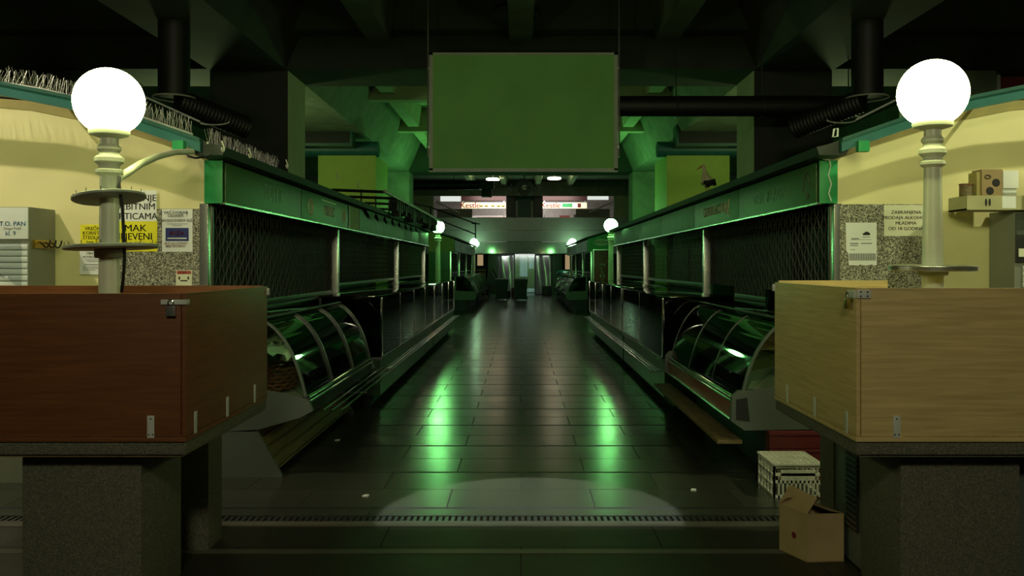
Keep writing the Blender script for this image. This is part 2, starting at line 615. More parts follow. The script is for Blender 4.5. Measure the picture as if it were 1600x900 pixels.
for s in (-1, 1):
    side = 'left' if s < 0 else 'right'
    poly = [(s * 3.24, 4.3), (s * 4.32, 4.3), (s * 4.6, 5.43), (s * 2.75, 5.43)]
    struct(MB().prism(poly, 'y', 0.0, 11.9).build('ceiling_beam', 'ceil_dark'), 'splayed long beam above the %s stalls toward the viewer' % side, 'beam')
    struct(MB().prism(poly, 'y', 13.05, 24.9).build('ceiling_beam', 'concrete'), 'splayed long beam above the %s stalls beyond the columns' % side, 'beam')
    struct(MB().box(s * 5.65, s * 6.6, 12, 12.9, 0, 5.43).build('column', 'concrete_dark' if s < 0 else 'concrete'), 'outer column high above the %s kiosk roof' % side, 'column')
    struct(MB().box(s * 6.6, s * 9, 12.4, 12.6, 2.2, 5.43).build('wall_outer_' + side, 'concrete_pale' if s < 0 else 'plaster_red'), 'upper wall panel beside the outer %s column' % side, 'wall')
struct(MB().box(6.62, 6.80, 12.25, 12.38, 2.6, 4.9).build('trim_4', 'cab_white'), 'white strip at the edge of the red brown cladding', 'trim')
for x in (-1.9, 0.0, 1.95):
    where = {-1.9: 'left', 0.0: 'middle', 1.95: 'right'}[x]
    struct(MB().prism([(x - 0.15, 4.6), (x + 0.15, 4.6), (x + 0.26, 5.43), (x - 0.26, 5.43)], 'y', 0, 11.54).build('ceiling_beam', 'rib'), '%s narrow ceiling rib ending at the nearest cross beam' % where, 'beam')
for x in (-2.6, -0.9, 0.9, 2.6):
    struct(MB().prism([(x - 0.13, 4.95), (x + 0.13, 4.95), (x + 0.22, 5.43), (x - 0.22, 5.43)], 'y', 13.05, 24.9).build('ceiling_beam', 'concrete_pale'), 'pale ceiling rib between the first and second cross beams, at %.0f tenths' % (x * 10) if False else {-2.6: 'leftmost', -0.9: 'second', 0.9: 'third', 2.6: 'rightmost'}[x] + ' pale ceiling rib between the nearest and second cross beams', 'beam')
    struct(MB().prism([(x - 0.11, 5.82), (x + 0.11, 5.82), (x + 0.2, 6.12), (x - 0.2, 6.12)], 'y', 26.12, 46.8).build('ceiling_beam', 'concrete_pale'), {-2.6: 'leftmost', -0.9: 'second', 0.9: 'third', 2.6: 'rightmost'}[x] + ' pale ceiling rib between the second cross beam and the gallery', 'beam')
for i, y in enumerate((17.0, 21.0)):
    struct(MB().box(-3.3, 3.3, y, y + 0.3, 4.85, 5.43).build('ceiling_beam', 'concrete_pale'), ('nearer' if i == 0 else 'farther') + ' pale cross rib between two deep beams', 'beam')
struct(MB().box(-3.25, 3.25, 13.06, 24.9, 5.40, 5.428).build('ceiling', 'concrete_pale'), 'pale ceiling bay above the aisle beyond the nearest beam', 'ceiling')

struct(MB().box(-2.7, 2.7, 5.6, 6.40, 4.55, 5.43).build('ceiling_beam', 'ceil_dark'), 'added unseen cross beam that cuts the entrance downlight pool', 'beam')  # invented blocker, trims the near half of the downlight's floor pool

# ------------------------------------------------------------------ globe street lamps
def lathe_post(zb, foot, rb, rt):
    return [(rb * 1.35, foot), (rb * 1.35, foot + 0.03), (rb * 1.05, foot + 0.05), (rb, foot + 0.08), (rt, zb - 0.215), (rt * 1.5, zb - 0.20),
            (rt * 1.5, zb - 0.185), (rt * 1.1, zb - 0.172), (rt * 1.15, zb - 0.160), (rt * 1.6, zb - 0.142), (rt * 1.6, zb - 0.122), (rt * 1.15, zb - 0.104),
            (rt * 1.05, zb - 0.092), (rt * 1.3, zb - 0.078), (rt * 1.3, zb - 0.066), (rt * 1.0, zb - 0.052), (rt * 1.0, zb - 0.02), (0.095, zb - 0.004), (0.10, zb + 0.012), (0.10, zb + 0.018)]


def globe_lamp(x, y, zc, foot, label, group, gm, rb=0.062, rt=0.042, R=0.173):
    t = thing('globe_lamp', label, 'lamp', (x, y, foot), group)
    MB().lathe(lathe_post(zc - R * 0.98, foot, rb, rt), (x, y, 0), 32).build('lamp_post', 'lamp_paint', t)
    MB().sphere((x, y, zc), R, 48, 24).build('globe', gm, t, 80)
    return t


LG = 'globe street lamps along the aisle'
lampL = globe_lamp(-2.13, 4.47, 2.444, 0.836, 'nearest globe lamp, standing inside the red brown wooden box', LG, 'globe_near', 0.058, 0.045)
lampR = globe_lamp(2.13, 4.47, 2.487, 0.836, 'nearest globe lamp, standing inside the pale wooden box', LG, 'globe_near', 0.064, 0.042)


def disc(x, y, z, r, th, tilt_y, tilt_x, name, mat, parent, pins):
    mt = Matrix.Translation((x, y, z)) @ Matrix.Rotation(tilt_y, 4, 'Y') @ Matrix.Rotation(tilt_x, 4, 'X')
    d = MB().lathe([(r - 0.006, -th / 2), (r, -th / 2 + 0.004), (r, th / 2 - 0.004), (r - 0.006, th / 2)], (0, 0, 0), 48, mt)
    d = d.build(name, mat, parent)
    if pins:
        p = MB()
        for k in range(14):
            a = 2 * PI * k / 14
            q = mt @ Vector(((r - 0.012) * math.cos(a), (r - 0.012) * math.sin(a), th / 2))
            p.tube([q, q + Vector((0, 0, 0.018))], 0.0018, 5)
        p.build('pin', 'gun', d)
    return d


disc(-2.13, 4.47, 1.948, 0.178, 0.018, -0.12, -0.10, 'disc', 'lamp_grey', lampL, True)
disc(-2.12, 4.47, 1.693, 0.227, 0.020, -0.04, -0.02, 'disc', 'lamp_grey', lampL, True)
MB().lathe([(0.065, 0), (0.072, 0.01), (0.072, 0.045), (0.062, 0.05)], (-2.13, 4.47, 1.635), 24).build('collar', 'lamp_grey', lampL)
disc(2.13, 4.47, 1.585, 0.215, 0.028, 0.0, 0.02, 'disc', 'steel', lampR, False)
MB().lathe([(0.068, 0), (0.075, 0.008), (0.075, 0.03), (0.066, 0.035)], (2.13, 4.47, 1.545), 24).build('collar', 'lamp_grey', lampR)
# the bent pipe arm that brings the cable from the kiosk roof to the left lamp
arm = [at(184, 279, 4.45), at(200, 269, 4.7), at(220, 256, 5.05), at(245, 245, 5.5), at(272, 238, 5.95), at(300, 237, 6.25)]
MB().tube(arm, 0.021, 12).build('cable_arm', 'lamp_paint', lampL)
cb = [at(186, 276, 4.44), at(186, 290, 4.40), at(191, 320, 4.39), at(193, 360, 4.39), at(195, 400, 4.39), at(192, 440, 4.40), at(190, 456, 4.42)]
MB().tube(cb, 0.008, 8).build('cable', 'cable', lampL)
MB().tube([at(289, 237, 6.22), at(294, 244, 6.2), at(306, 247, 6.2), at(320, 245, 6.25), at(330, 240, 6.25)], 0.008, 8).build('cable', 'cable', lampL)

globe_lamp(-2.20, 22.9, 2.61, 0.0, 'green glowing globe lamp at the far end of the left near kiosk', LG, 'globe_far', 0.085, 0.06)
globe_lamp(2.28, 21.9, 2.60, 0.0, 'green glowing globe lamp beside the red hanging butcher sign', LG, 'globe_far', 0.085, 0.06)
globe_lamp(-2.36, 43.4, 2.72, 0.0, 'tiny distant globe lamp at the end of the left far stalls', LG, 'globe_end', 0.085, 0.06, 0.2)
globe_lamp(2.58, 43.4, 2.72, 0.0, 'tiny distant globe lamp at the end of the right far stalls', LG, 'globe_end', 0.085, 0.06, 0.2)

# ------------------------------------------------------------------ stone tables and wooden boxes
def stone_table(s, label):
    t = thing('stone_table', label, 'table', (s * 2.2, 4.45, 0), 'granite market tables')
    MB().box(s * 1.50, s * 3.3, 3.86, 5.09, 0.752, 0.812, 0.006).build('tabletop', 'terrazzo', t)
    MB().box(s * 1.52, s * 3.3, 3.88, 5.07, 0.738, 0.752).build('edge_strip', 'wood_raw' if s < 0 else 'terrazzo', t)
    MB().box(s * 1.757, s * 2.31, 4.0, 4.47, 0, 0.738, 0.008).build('leg', 'terrazzo', t)
    MB().box(s * 1.75, s * 2.31, 4.84, 5.06, 0, 0.738, 0.008).build('leg', 'terrazzo', t)
    if s > 0:
        p = MB().box(1.762, 1.80, 4.47, 4.84, 0.02, 0.738).build('infill_panel', 'case_grey', t)
        gm = MB().box(1.752, 1.7615, 4.50, 4.66, 0.20, 0.62)
        p2 = gm.build('vent', 'dark', p)
        sl = MB()
        for k in range(14):
            z = 0.215 + k * 0.03
            sl.box(1.746, 1.7525, 4.505, 4.655, z, z + 0.012)
        sl.build('louvre', 'gun', p)
        MB().box(2.33, 3.2, 4.15, 4.2, 0, 0.738).build('infill_panel', 'case_grey', t)
    return t


stone_table(-1, 'granite table on stone legs carrying the red brown wooden box')
stone_table(1, 'granite table on stone legs carrying the pale wooden box')


def padlock(mb_body, mb_sh, c, face):
    x, y, z = c
    if face == 'front':
        mb_body.box(x - 0.020, x + 0.020, y - 0.018, y - 0.002, z - 0.045, z, 0.004)
        pts = [(x - 0.012, y - 0.010, z - 0.004), (x - 0.012, y - 0.010, z + 0.018), (x - 0.006, y - 0.010, z + 0.027), (x + 0.006, y - 0.010, z + 0.027), (x + 0.012, y - 0.010, z + 0.018), (x + 0.012, y - 0.010, z - 0.004)]
    else:
        mb_body.box(x - 0.018, x - 0.002, y - 0.020, y + 0.020, z - 0.045, z, 0.004)
        pts = [(x - 0.010, y - 0.012, z - 0.004), (x - 0.010, y - 0.012, z + 0.018), (x - 0.010, y - 0.006, z + 0.027), (x - 0.010, y + 0.006, z + 0.027), (x - 0.010, y + 0.012, z + 0.018), (x - 0.010, y + 0.012, z - 0.004)]
    mb_sh.tube(pts, 0.0035, 8)


def wooden_box(s, label, mx, my, top, back_to):
    t = thing('wooden_box', label, 'box', (s * 2.2, 4.45, 0.812), 'lidless wooden stall boxes')
    xi = 1.493
    MB().box(s * xi, s * 3.25, 3.845, 5.085, 0.8125, 0.834, 0.002).build('base_board', mx, t)
    z0 = 0.8375
    MB().box(s * (xi + 0.022), s * 3.25, 3.847, 3.865, z0, top, 0.0015).build('front_panel', mx, t)
    MB().box(s * xi, s * (xi + 0.018), 3.847, 5.083, z0, top + 0.001, 0.0015).build('side_panel', my, t)
    MB().box(s * (xi + 0.020), s * back_to, 5.063, 5.083, z0, top + (0.012 if s > 0 else 0.006), 0.0015).build('rear_panel', mx, t)
    # flat brackets along the bottom
    bx = s * (1.647 if s < 0 else 1.672)
    fb = MB().box(bx - 0.016, bx + 0.016, 3.842, 3.8465, 0.83, 0.93, 0.0018).build('bracket', 'zinc', t)
    sc = MB()
    for z, dx in ((0.915, 0), (0.845, 0.009), (0.845, -0.009)):
        sc.lathe([(0.004, 0), (0.003, 0.002)], (0, 0, 0), 10, Matrix.Translation((bx + dx, 3.842, z)) @ Matrix.Rotation(PI / 2, 4, 'X'))
    sc.build('screw', 'gun', fb)
    for y in (3.96, 4.39, 4.84):
        MB().box(s * (xi - 0.004), s * (xi - 0.0005), y - 0.016, y + 0.016, 0.83, 0.93, 0.0015).build('bracket', 'zinc', t)
    if s < 0:
        h = MB().box(-1.60, -1.497, 3.836, 3.8465, 1.424, 1.446, 0.002).box(-1.497, -1.487, 3.836, 3.88, 1.424, 1.446, 0.002)
        hb = h.build('hasp', 'zinc', t)
        b, sh = MB(), MB()
        padlock(b, sh, (-1.552, 3.838, 1.418), 'front')
        b.build('padlock', 'steel', t)
        sh.build('shackle', 'chrome', t)
    else:
        h = MB().box(1.494, 1.555, 3.838, 3.8465, top - 0.045, top - 0.008, 0.002).box(1.483, 1.4925, 3.85, 3.93, top - 0.045, top - 0.010, 0.002)
        hb = h.build('hasp', 'zinc', t)
        sc = MB()
        for dx in (1.51, 1.54):
            for dz in (-0.036, -0.017):
                sc.lathe([(0.0045, 0), (0.003, 0.002)], (0, 0, 0), 10, Matrix.Translation((dx, 3.838, top + dz)) @ Matrix.Rotation(PI / 2, 4, 'X'))
        sc.build('screw', 'gun', hb)
        b, sh = MB(), MB()
        padlock(b, sh, (1.484, 3.905, top - 0.05), 'side')
        b.build('padlock', 'brass', t)
        sh.build('shackle', 'chrome', t)
    # latch at the far corner
    MB().box(s * (xi - 0.012), s * (xi + 0.02), 5.070, 5.095, top - 0.05, top - 0.01, 0.003).build('corner_latch', 'zinc', t)
    return t


wooden_box(-1, 'red brown veneered box with a padlock, on the granite table', 'wood_red', 'wood_red_y', 1.473, 3.25)
wooden_box(1, 'pale beech veneered box with a brass padlock, on the granite table', 'wood_pale', 'wood_pale_y', 1.497, 2.15)

# ------------------------------------------------------------------ kiosks
TOP = [(2.20, 2.42), (2.45, 2.51), (2.8, 2.63), (3.3, 2.785), (3.8, 2.885), (4.6, 2.95), (6.2, 3.0)]


def topz(x):
    for (x0, z0), (x1, z1) in zip(TOP, TOP[1:]):
        if x <= x1:
            return z0 + (z1 - z0) * (x - x0) / (x1 - x0)
    return TOP[-1][1]


YW = 6.70
XC, XF = 2.43, 2.30


def grille(s, y0, y1, z0, z1, style, parent):
    x = s * 2.47
    m = MB()
    rows = max(4, int(round((z1 - z0) / 0.078)))
    dz = (z1 - z0) / rows
    for i in range(rows + 1):
        z = z0 + i * dz
        m.tube([(x, y0, z), (x, y1, z)], 0.0045, 5)
    if style == 'wave':
        nw = int((y1 - y0) / 0.165)
        for i in range(rows):
            z = z0 + i * dz
            pts = []
            for k in range(nw * 6 + 1):
                u = k / 6.0
                ph = u * 2 * PI + (i % 2) * PI
                c = math.cos(ph)
                c = math.copysign(abs(c) ** 0.7, c)
                pts.append((x - s * 0.012, y0 + (y1 - y0) * u / nw, z + dz * (0.5 + 0.56 * c)))
            m.tube(pts, 0.0075, 4)
    else:
        n = int((y1 - y0) / 0.17)
        for i in range(rows):
            z = z0 + i * dz
            for k in range(n):
                y = y0 + (k + (0.5 if i % 2 else 0.1)) * (y1 - y0) / n
                if y < y1 - 0.02:
                    m.box(x - 0.006, x + 0.006, y - 0.011, y + 0.011, z, z + dz)
    g_ = m.build('roller_grille', 'lattice', parent)
    MB().box(x - 0.02, x + 0.02, y0, y1, z0 - 0.05, z0 - 0.005, 0.004).build('bottom_bar', 'gun', g_)
    return g_


def kiosk(s, label):
    t = thing('market_kiosk', label, 'kiosk', (s * 3.5, YW, 0), 'market kiosks along the aisle')
    # end wall facing the entrance
    xs = [XC] + [x for x, z in TOP if x > XC]
    poly = [(s * XC, 0), (s * 6.2, 0)] + [(s * x, topz(x) - 0.02) for x in reversed(xs)]
    MB().prism(poly, 'y', YW, YW + 0.10).build('end_wall', 'cream', t)
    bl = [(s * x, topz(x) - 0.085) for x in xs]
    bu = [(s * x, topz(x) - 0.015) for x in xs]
    MB().prism(bl + bu[::-1], 'y', YW - 0.006, YW - 0.0005).build('soffit_shade_strip', 'olive', t)  # soffit shade below the trim, painted as an olive strip
    gx0, gx1, gz = (2.49, 3.16, 2.035) if s < 0 else (2.47, 3.13, 2.07)
    MB().box(s * gx0, s * gx1, YW - 0.012, YW - 0.0005, 0.93, gz).build('granite_cladding', 'granite', t)
    MB().box(s * XC, s * 6.2, YW - 0.02, YW - 0.0135, 0.0, 0.92).build('lower_shade_panel', 'dark', t)  # near-black sheet standing in for shade low on the wall
    # roof
    rl = [(s * x, topz(x)) for x, z in TOP]
    ru = [(s * x, topz(x) + 0.05) for x, z in TOP]
    MB().prism(rl + ru[::-1], 'y', YW + 0.0, 11.9).build('roof', 'concrete_dark', t)
    MB().prism([(s * 2.2, 2.42), (s * 2.45, 2.51), (s * 2.8, 2.63), (s * 3.18, 2.75), (s * 3.18, 2.80), (s * 2.8, 2.68), (s * 2.45, 2.56), (s * 2.2, 2.47)], 'y', 11.9, 21.5).build('roof', 'concrete_dark', t)
    # trim rail held out in front of the wall, on arms
    xt = [2.34] + xs[1:]
    lo = [(s * x, topz(x) - 0.045) for x in xt]
    up = [(s * x, topz(x) + 0.03) for x in xt]
    MB().prism(lo + up[::-1], 'y', 6.30, 6.345).build('trim_rail', 'teal', t)
    lo2 = [(s * x, topz(x) + 0.03) for x in xt]
    up2 = [(s * x, topz(x) + 0.055) for x in xt]
    MB().prism(lo2 + up2[::-1], 'y', 6.285, 6.36).build('trim_cap', 'teal_dark', t)
    for x in (2.6, 3.5, 4.5, 5.5):
        MB().box(s * x - 0.01, s * x + 0.01, 6.345, YW, topz(x) - 0.01, topz(x) + 0.01).build('rail_arm', 'teal_dark', t)
    # fascia box along the aisle
    MB().box(s * (XF + 0.02), s * XC, YW - 0.03, 21.5, 2.08, 2.40).build('fascia_box', 'green_dark', t)
    MB().box(s * XF, s * (XC + 0.01), YW - 0.045, YW - 0.031, 2.075, 2.405, 0.002).build('fascia_end', 'green', t)
    MB().box(s * (XF - 0.012), s * (XF + 0.02), YW - 0.03, 21.5, 2.068, 2.082).build('fascia_edge', 'steel', t)
    MB().prism([(s * 2.18, 2.47), (s * 2.20, 2.41), (s * 2.40, 2.41), (s * 2.44, 2.53), (s * 2.26, 2.49)], 'y', 6.37, 21.5).build('gutter', 'gutter', t)
    # posts, counter, dark interior
    for i, y in enumerate((6.72, 11.25, 16.75, 21.4)):
        MB().box(s * (2.425 if i == 0 else 2.375), s * (2.49 if i == 0 else 2.53), y - 0.03, y + (0.06 if i else 0.03), 0.3, 2.075, 0.004).build('post', 'steel', t)
    MB().tube([(s * 2.44, 6.80, 1.2), (s * 2.44, 6.80, 2.07)], 0.022, 10).build('shutter_guide', 'gun', t)
    MB().box(s * 2.40, s * 2.62, 6.81, 21.4, 0.0, 1.20).build('counter_wall', 'green_dark', t)
    MB().box(s * 2.34, s * 2.62, 6.81, 21.4, 1.20, 1.225, 0.004).build('counter_top', 'gun', t)
    MB().box(s * 3.1, s * 3.14, 6.81, 21.4, 0.0, 2.5).build('inner_wall', 'dark', t)
    MB().box(s * 2.5, s * 3.1, 21.36, 21.4, 1.2, 2.4).build('far_wall', 'green_dark', t)
    st = ('wave', 'wave', 'wave') if s < 0 else ('wave', 'link', 'link')
    for (y0, y1, z0), q in zip(((6.84, 11.2, 1.28), (11.36, 16.7, 1.36), (16.86, 21.35, 1.36)), st):
        grille(s, y0, y1, z0, 2.07, q, t)
    return t


kL = kiosk(-1, 'near kiosk of the left row with bird spikes along its roof')
kR = kiosk(1, 'near kiosk of the right row with a small stork figure on its roof')
# hooks and brackets on the gutter
for x, y, d in ((292, 231, 6.28), (331, 241, 6.9), (386, 258, 8.0), (452, 275, 10.2), (482, 290, 11.5)):
    p = at(x, y, d)
    X = -2.165
    r = 0.028
    MB().tube([(X - 0.01, d, p.z + 0.05)] + [(X, d + r * math.cos(a) * 1.0, p.z - r * math.sin(a)) for a in [k * PI / 6 for k in range(0, 7)]], 0.006, 6).build('hook', 'lamp_paint', kL)
for s, k_ in ((-1, kL), (1, kR)):
    MB().box(s * 2.44, s * 2.52, 6.24, 6.30, 2.42, 2.50, 0.006).build('rail_bracket', 'green', k_)

# fascia sign panels, each hung on the fascia box


def fascia_panel(s, y0, y1, mat, label):
    o = MB().box(s * XF, s * (XF + 0.018), y0 + 0.012, y1 - 0.012, 2.085, 2.398, 0.003).build('fascia_panel', mat, kL if s < 0 else kR)
    o['label'] = label
    return o


def fthing(s, y0, y1, mat, label):
    return fascia_panel(s, y0, y1, mat, label)


f = fthing(-1, 6.72, 9.05, 'green_panel', 'longest dark green fascia panel of the left near kiosk')
MB().text('TOPLIC', 0.20, (-XF + 0.002, 8.05, 2.25), 'left_row', 0.0, ext=0.002).build('relief_lettering', 'green_letter', f)
MB().box(-XF + 0.002, -XF, 7.65, 8.4, 2.365, 2.375).build('relief_line', 'green_letter', f)
f = fthing(-1, 9.05, 11.5, 'green_panel', 'green fascia panel with a shiny crest, second from the near end on the left')
MB().text('TOPLIC', 0.17, (-XF + 0.002, 10.35, 2.235), 'left_row', 0.004, ext=0.003).build('relief_lettering', 'relief_pale', f)
MB().box(-XF + 0.003, -XF, 9.95, 10.75, 2.345, 2.36).build('relief_line', 'relief_pale', f)
for yy in (9.45, 11.2):
    MB().tube([(-XF + 0.003, yy + 0.11 * math.cos(a), 2.235 + 0.085 * math.sin(a)) for a in [k * PI / 8 for k in range(16)]], 0.006, 5, True).tube([(-XF + 0.003, yy, 2.16), (-XF + 0.003, yy + 0.05, 2.25), (-XF + 0.003, yy - 0.02, 2.31)], 0.006, 5).build('relief_crest', 'relief_pale', f)
t = MB().box(-XF - 0.005, -XF - 0.018, 11.57, 12.3, 2.085, 2.398).build('fascia_panel', 'olive', kL)
t['label'] = 'yellow green open fascia section'
MB().box(-XF + 0.01, -XF - 0.004, 11.52, 11.56, 2.085, 2.398).build('frame', 'gun', t)
fascia_panel(-1, 12.3, 14.4, 'grey_panel', 'first grey fascia panel of the left kiosk, under the awning frame')
fascia_panel(-1, 14.4, 17.0, 'grey_panel', 'second grey fascia panel of the left kiosk, under the awning frame')
fascia_panel(-1, 17.0, 19.4, 'grey_panel', 'third grey fascia panel of the left kiosk, near its far end')
fascia_panel(-1, 19.4, 21.45, 'grey_panel', 'last grey fascia panel of the left kiosk, next to the green globe')
f = fthing(1, 6.72, 9.13, 'green_panel', 'darker green fascia panel at the near end of the right kiosk')
MB().text('DEM', 0.15, (XF - 0.002, 8.370000000000001, 2.23), 'right_row', 0.0, ext=0.002, squash=1.15).build('relief_lettering', 'green_letter', f)
MB().text('KLACINI', 0.15, (XF - 0.002, 7.76, 2.23), 'right_row', 0.0, ext=0.002, squash=1.15).build('relief_lettering', 'green_letter', f)
MB().tube([(XF - 0.003, 7.05, 2.20), (XF - 0.003, 6.98, 2.33), (XF - 0.003, 6.93, 2.34), (XF - 0.003, 6.88, 2.24), (XF - 0.003, 6.80, 2.20)], 0.004, 5).tube([(XF - 0.003, 6.95, 2.20), (XF - 0.003, 6.93, 2.13), (XF - 0.003, 6.89, 2.16)], 0.004, 5).build('relief_line', 'lattice', f)
f = fthing(1, 9.13, 11.45, 'green_panel', 'bright green fascia panel with shiny lettering on the right kiosk')
MB().text('DEM', 0.16, (XF - 0.003, 10.67, 2.245), 'right_row', 0.004, ext=0.003, squash=1.25).build('relief_lettering', 'relief_pale', f)
MB().text('KLACINI', 0.16, (XF - 0.003, 10.06, 2.245), 'right_row', 0.004, ext=0.003, squash=1.25).build('relief_lettering', 'relief_pale', f)
MB().tube([(XF - 0.004, 9.70, 2.17), (XF - 0.004, 9.64, 2.25), (XF - 0.004, 9.58, 2.27), (XF - 0.004, 9.52, 2.33), (XF - 0.004, 9.60, 2.18), (XF - 0.004, 9.50, 2.14)], 0.007, 5).build('relief_crest', 'relief_pale', f)
fascia_panel(1, 11.45, 14.2, 'grey_panel', 'dull grey fascia panel next to the shiny lettered one on the right')
fascia_panel(1, 14.2, 16.9, 'grey_panel', 'middle grey fascia panel of the right kiosk')
fascia_panel(1, 16.9, 21.45, 'grey_panel', 'last long fascia panel of the right kiosk, beside the green globe')

# bird spikes along the left roof edge


def spike_strip(p0, p1, label, nn):
    a, b = Vector(p0), Vector(p1)
    t = MB().tube([a, b], 0.008, 6).build('bird_spike_strip', 'wire', kL)
    t['label'] = label
    m = MB()
    for k in range(nn):
        q = a.lerp(b, (k + 0.5) / nn)
        for j in range(2):
            d = Vector((random.uniform(-0.03, 0.03), (-0.04, 0.05)[j] + random.uniform(-0.01, 0.01), random.uniform(0.095, 0.125)))
            m.tube([q, q + d], 0.0013, 3)
    m.build('wires', 'wire', t)['kind'] = 'stuff'
    return t


cuts = [2.40, 2.75, 3.1, 3.5, 3.95, 4.4]
words = ['beside the pipe arm bracket', 'just right of the lit globe', 'behind the lit globe', 'above the yellow paper notices', 'above the white cabinet']
for (x0, x1), wd in zip(zip(cuts, cuts[1:]), words):
    spike_strip((-x0, 6.32, topz(x0) + 0.062), (-x1, 6.32, topz(x1) + 0.062), 'wire bird spike strip on the left roof trim %s' % wd, 26)
spike_strip((-2.30, 6.34, 2.495), (-2.32, 7.35, 2.50), 'wire bird spike strip on the left gutter, nearest length past the corner', 40)
spike_strip((-2.31, 7.37, 2.50), (-2.32, 8.2, 2.50), 'wire bird spike strip on the left gutter, farther length past the corner', 36)


# ------------------------------------------------------------------ notices on the end walls
def sheet(name, x0, x1, y0, y1, mat, label, dy=0.014, D=YW, cat='notice', group=None, cell=None):
    """a paper with its corners given by photo columns/rows at wall depth"""
    a, b = at(x0, y1, D), at(x1, y0, D)
    t = thing(name, label, cat, ((a.x + b.x) / 2, D - dy, a.z), group)
    MB().box(a.x, b.x, D - dy - 0.0012, D - dy, a.z, b.z).build('paper', mat, t)
    return t


def lines(t, specs, D=YW, dy=0.016, mat='ink', name='lettering'):
    m = MB()
    for body, cx, cy, hpx, bold, sq in specs:
        p = at(cx, cy, D)
        m.text(body, hpx / FPX * D * 1.37, (p.x, D - dy - 0.0005, p.z), 'front', bold, ext=0.0004, squash=sq)
    return m.build(name, mat, t)


def rules(t, specs, D=YW, dy=0.016, mat='ink_grey', name='small_print'):
    m = MB()
    for x0, x1, y, h in specs:
        a, b = at(x0, y + h / 2, D), at(x1, y - h / 2, D)
        m.box(a.x, b.x, D - dy - 0.0008, D - dy, a.z, b.z)
    return m.build(name, mat, t)


G1 = 'paper notices on the left end wall'
t = sheet('notice', 186, 246, 298, 346, 'paper', 'white sheet reading DEBITNIM above the yellow poppy seed notice', group=G1)
lines(t, [('PLAĆANJE', 213, 310, 10.5, 0.008, 1.0), ('DEBITNIM', 212, 323.5, 10.5, 0.008, 1.0), ('KARTICAMA', 208, 338.5, 10.5, 0.008, 0.98)])
t = sheet('notice', 186, 247, 346, 393, 'paper_yellow', 'yellow sheet reading MAK MLJEVENI right of the lamp post', group=G1)
lines(t, [('MAK', 213, 357, 11, 0.010, 1.1), ('MLJEVENI', 209, 370, 11, 0.009, 0.98), ('kg 58,99 kn', 210, 383, 9, 0.014, 0.9)])
t = sheet('notice', 127, 171, 351, 387, 'paper_yellow', 'yellow sheet about paper bags left of the lamp post', group=G1)
lines(t, [('VREĆICE', 149, 357.5, 5.6, 0.01, 1.0), ('KORISTITE', 149, 364.5, 5.6, 0.01, 1.0), ('ŠTEDLJIVO', 149, 371.5, 5.6, 0.01, 1.0), ('kom. 0,50', 149, 378, 4, 0.01, 1.1)])
t = sheet('notice', 126, 172, 388, 429, 'paper', 'white sheet headed OBAVIJEST beneath the yellow bag notice', group=G1)
lines(t, [('OBAVIJEST', 149, 396, 3.6, 0.012, 1.1), ('POTROŠAČIMA', 149, 402, 3.6, 0.012, 1.05)])
rules(t, [(134, 164, 406, 0.8), (138, 160, 408.5, 0.8), (133, 165, 413.5, 1.2), (131, 166, 417, 0.8), (131, 164, 419.5, 0.8), (131, 150, 422, 0.8)])
t = sheet('notice', 254.5, 302, 327, 393.5, 'paper', 'white rice poster with a dark blue picture on the left end wall', group=G1)
lines(t, [('VAŠ DOBAR', 276, 332.5, 4.6, 0.004, 1.15), ('ODABIR', 276, 337.5, 4.6, 0.004, 1.1), ('MAKEDONSKA RIŽA', 278, 345, 4.4, 0.006, 1.02), ('!', 293.5, 334.5, 8, 0.01, 1)], mat='ink_grey')
rules(t, [(262, 294, 350, 0.7), (270, 286, 352.5, 0.7)])
rules(t, [(260, 296, 366.5, 20.5)], mat='paper_blue', name='picture')
lines(t, [('RIŽA', 278, 365, 6.5, 0.01, 1.2)], dy=0.0172, mat='ink_red')
rules(t, [(263, 293, 372.5, 1.6)], dy=0.0172, mat='ink_white', name='picture_wave')
lines(t, [('BEZ GLUTENA!!', 276, 380.5, 3.6, 0.004, 1.05), ('BEZ ŠEĆERA!!', 276, 385, 3.6, 0.004, 1.05)], mat='ink_red')
t = sheet('notice', 276, 301, 422, 448, 'paper_cream', 'small cream warning card headed POZOR low on the left granite', group=G1)
rules(t, [(277.5, 299.5, 425.5, 5)], mat='ink_red', name='header')
lines(t, [('POZOR!', 288.5, 425.6, 4.2, 0.008, 1.0)], dy=0.0172, mat='ink_white')
m = MB()
for cx in (281.5, 295.5):
    p = at(cx, 434.5, YW)
    m.lathe([(0.010, 0), (0.010, 0.0008)], (0, 0, 0), 14, Matrix.Translation((p.x, YW - 0.016, p.z)) @ Matrix.Rotation(PI / 2, 4, 'X') @ Matrix.Diagonal((0.7, 1.3, 1, 1)))
a, b = at(283, 439.5, YW), at(294, 437.5, YW)
m.box(a.x, b.x, YW - 0.0168, YW - 0.016, a.z, b.z)
m.build('pictogram', 'ink', t)

G2 = 'paper notices on the right end wall'
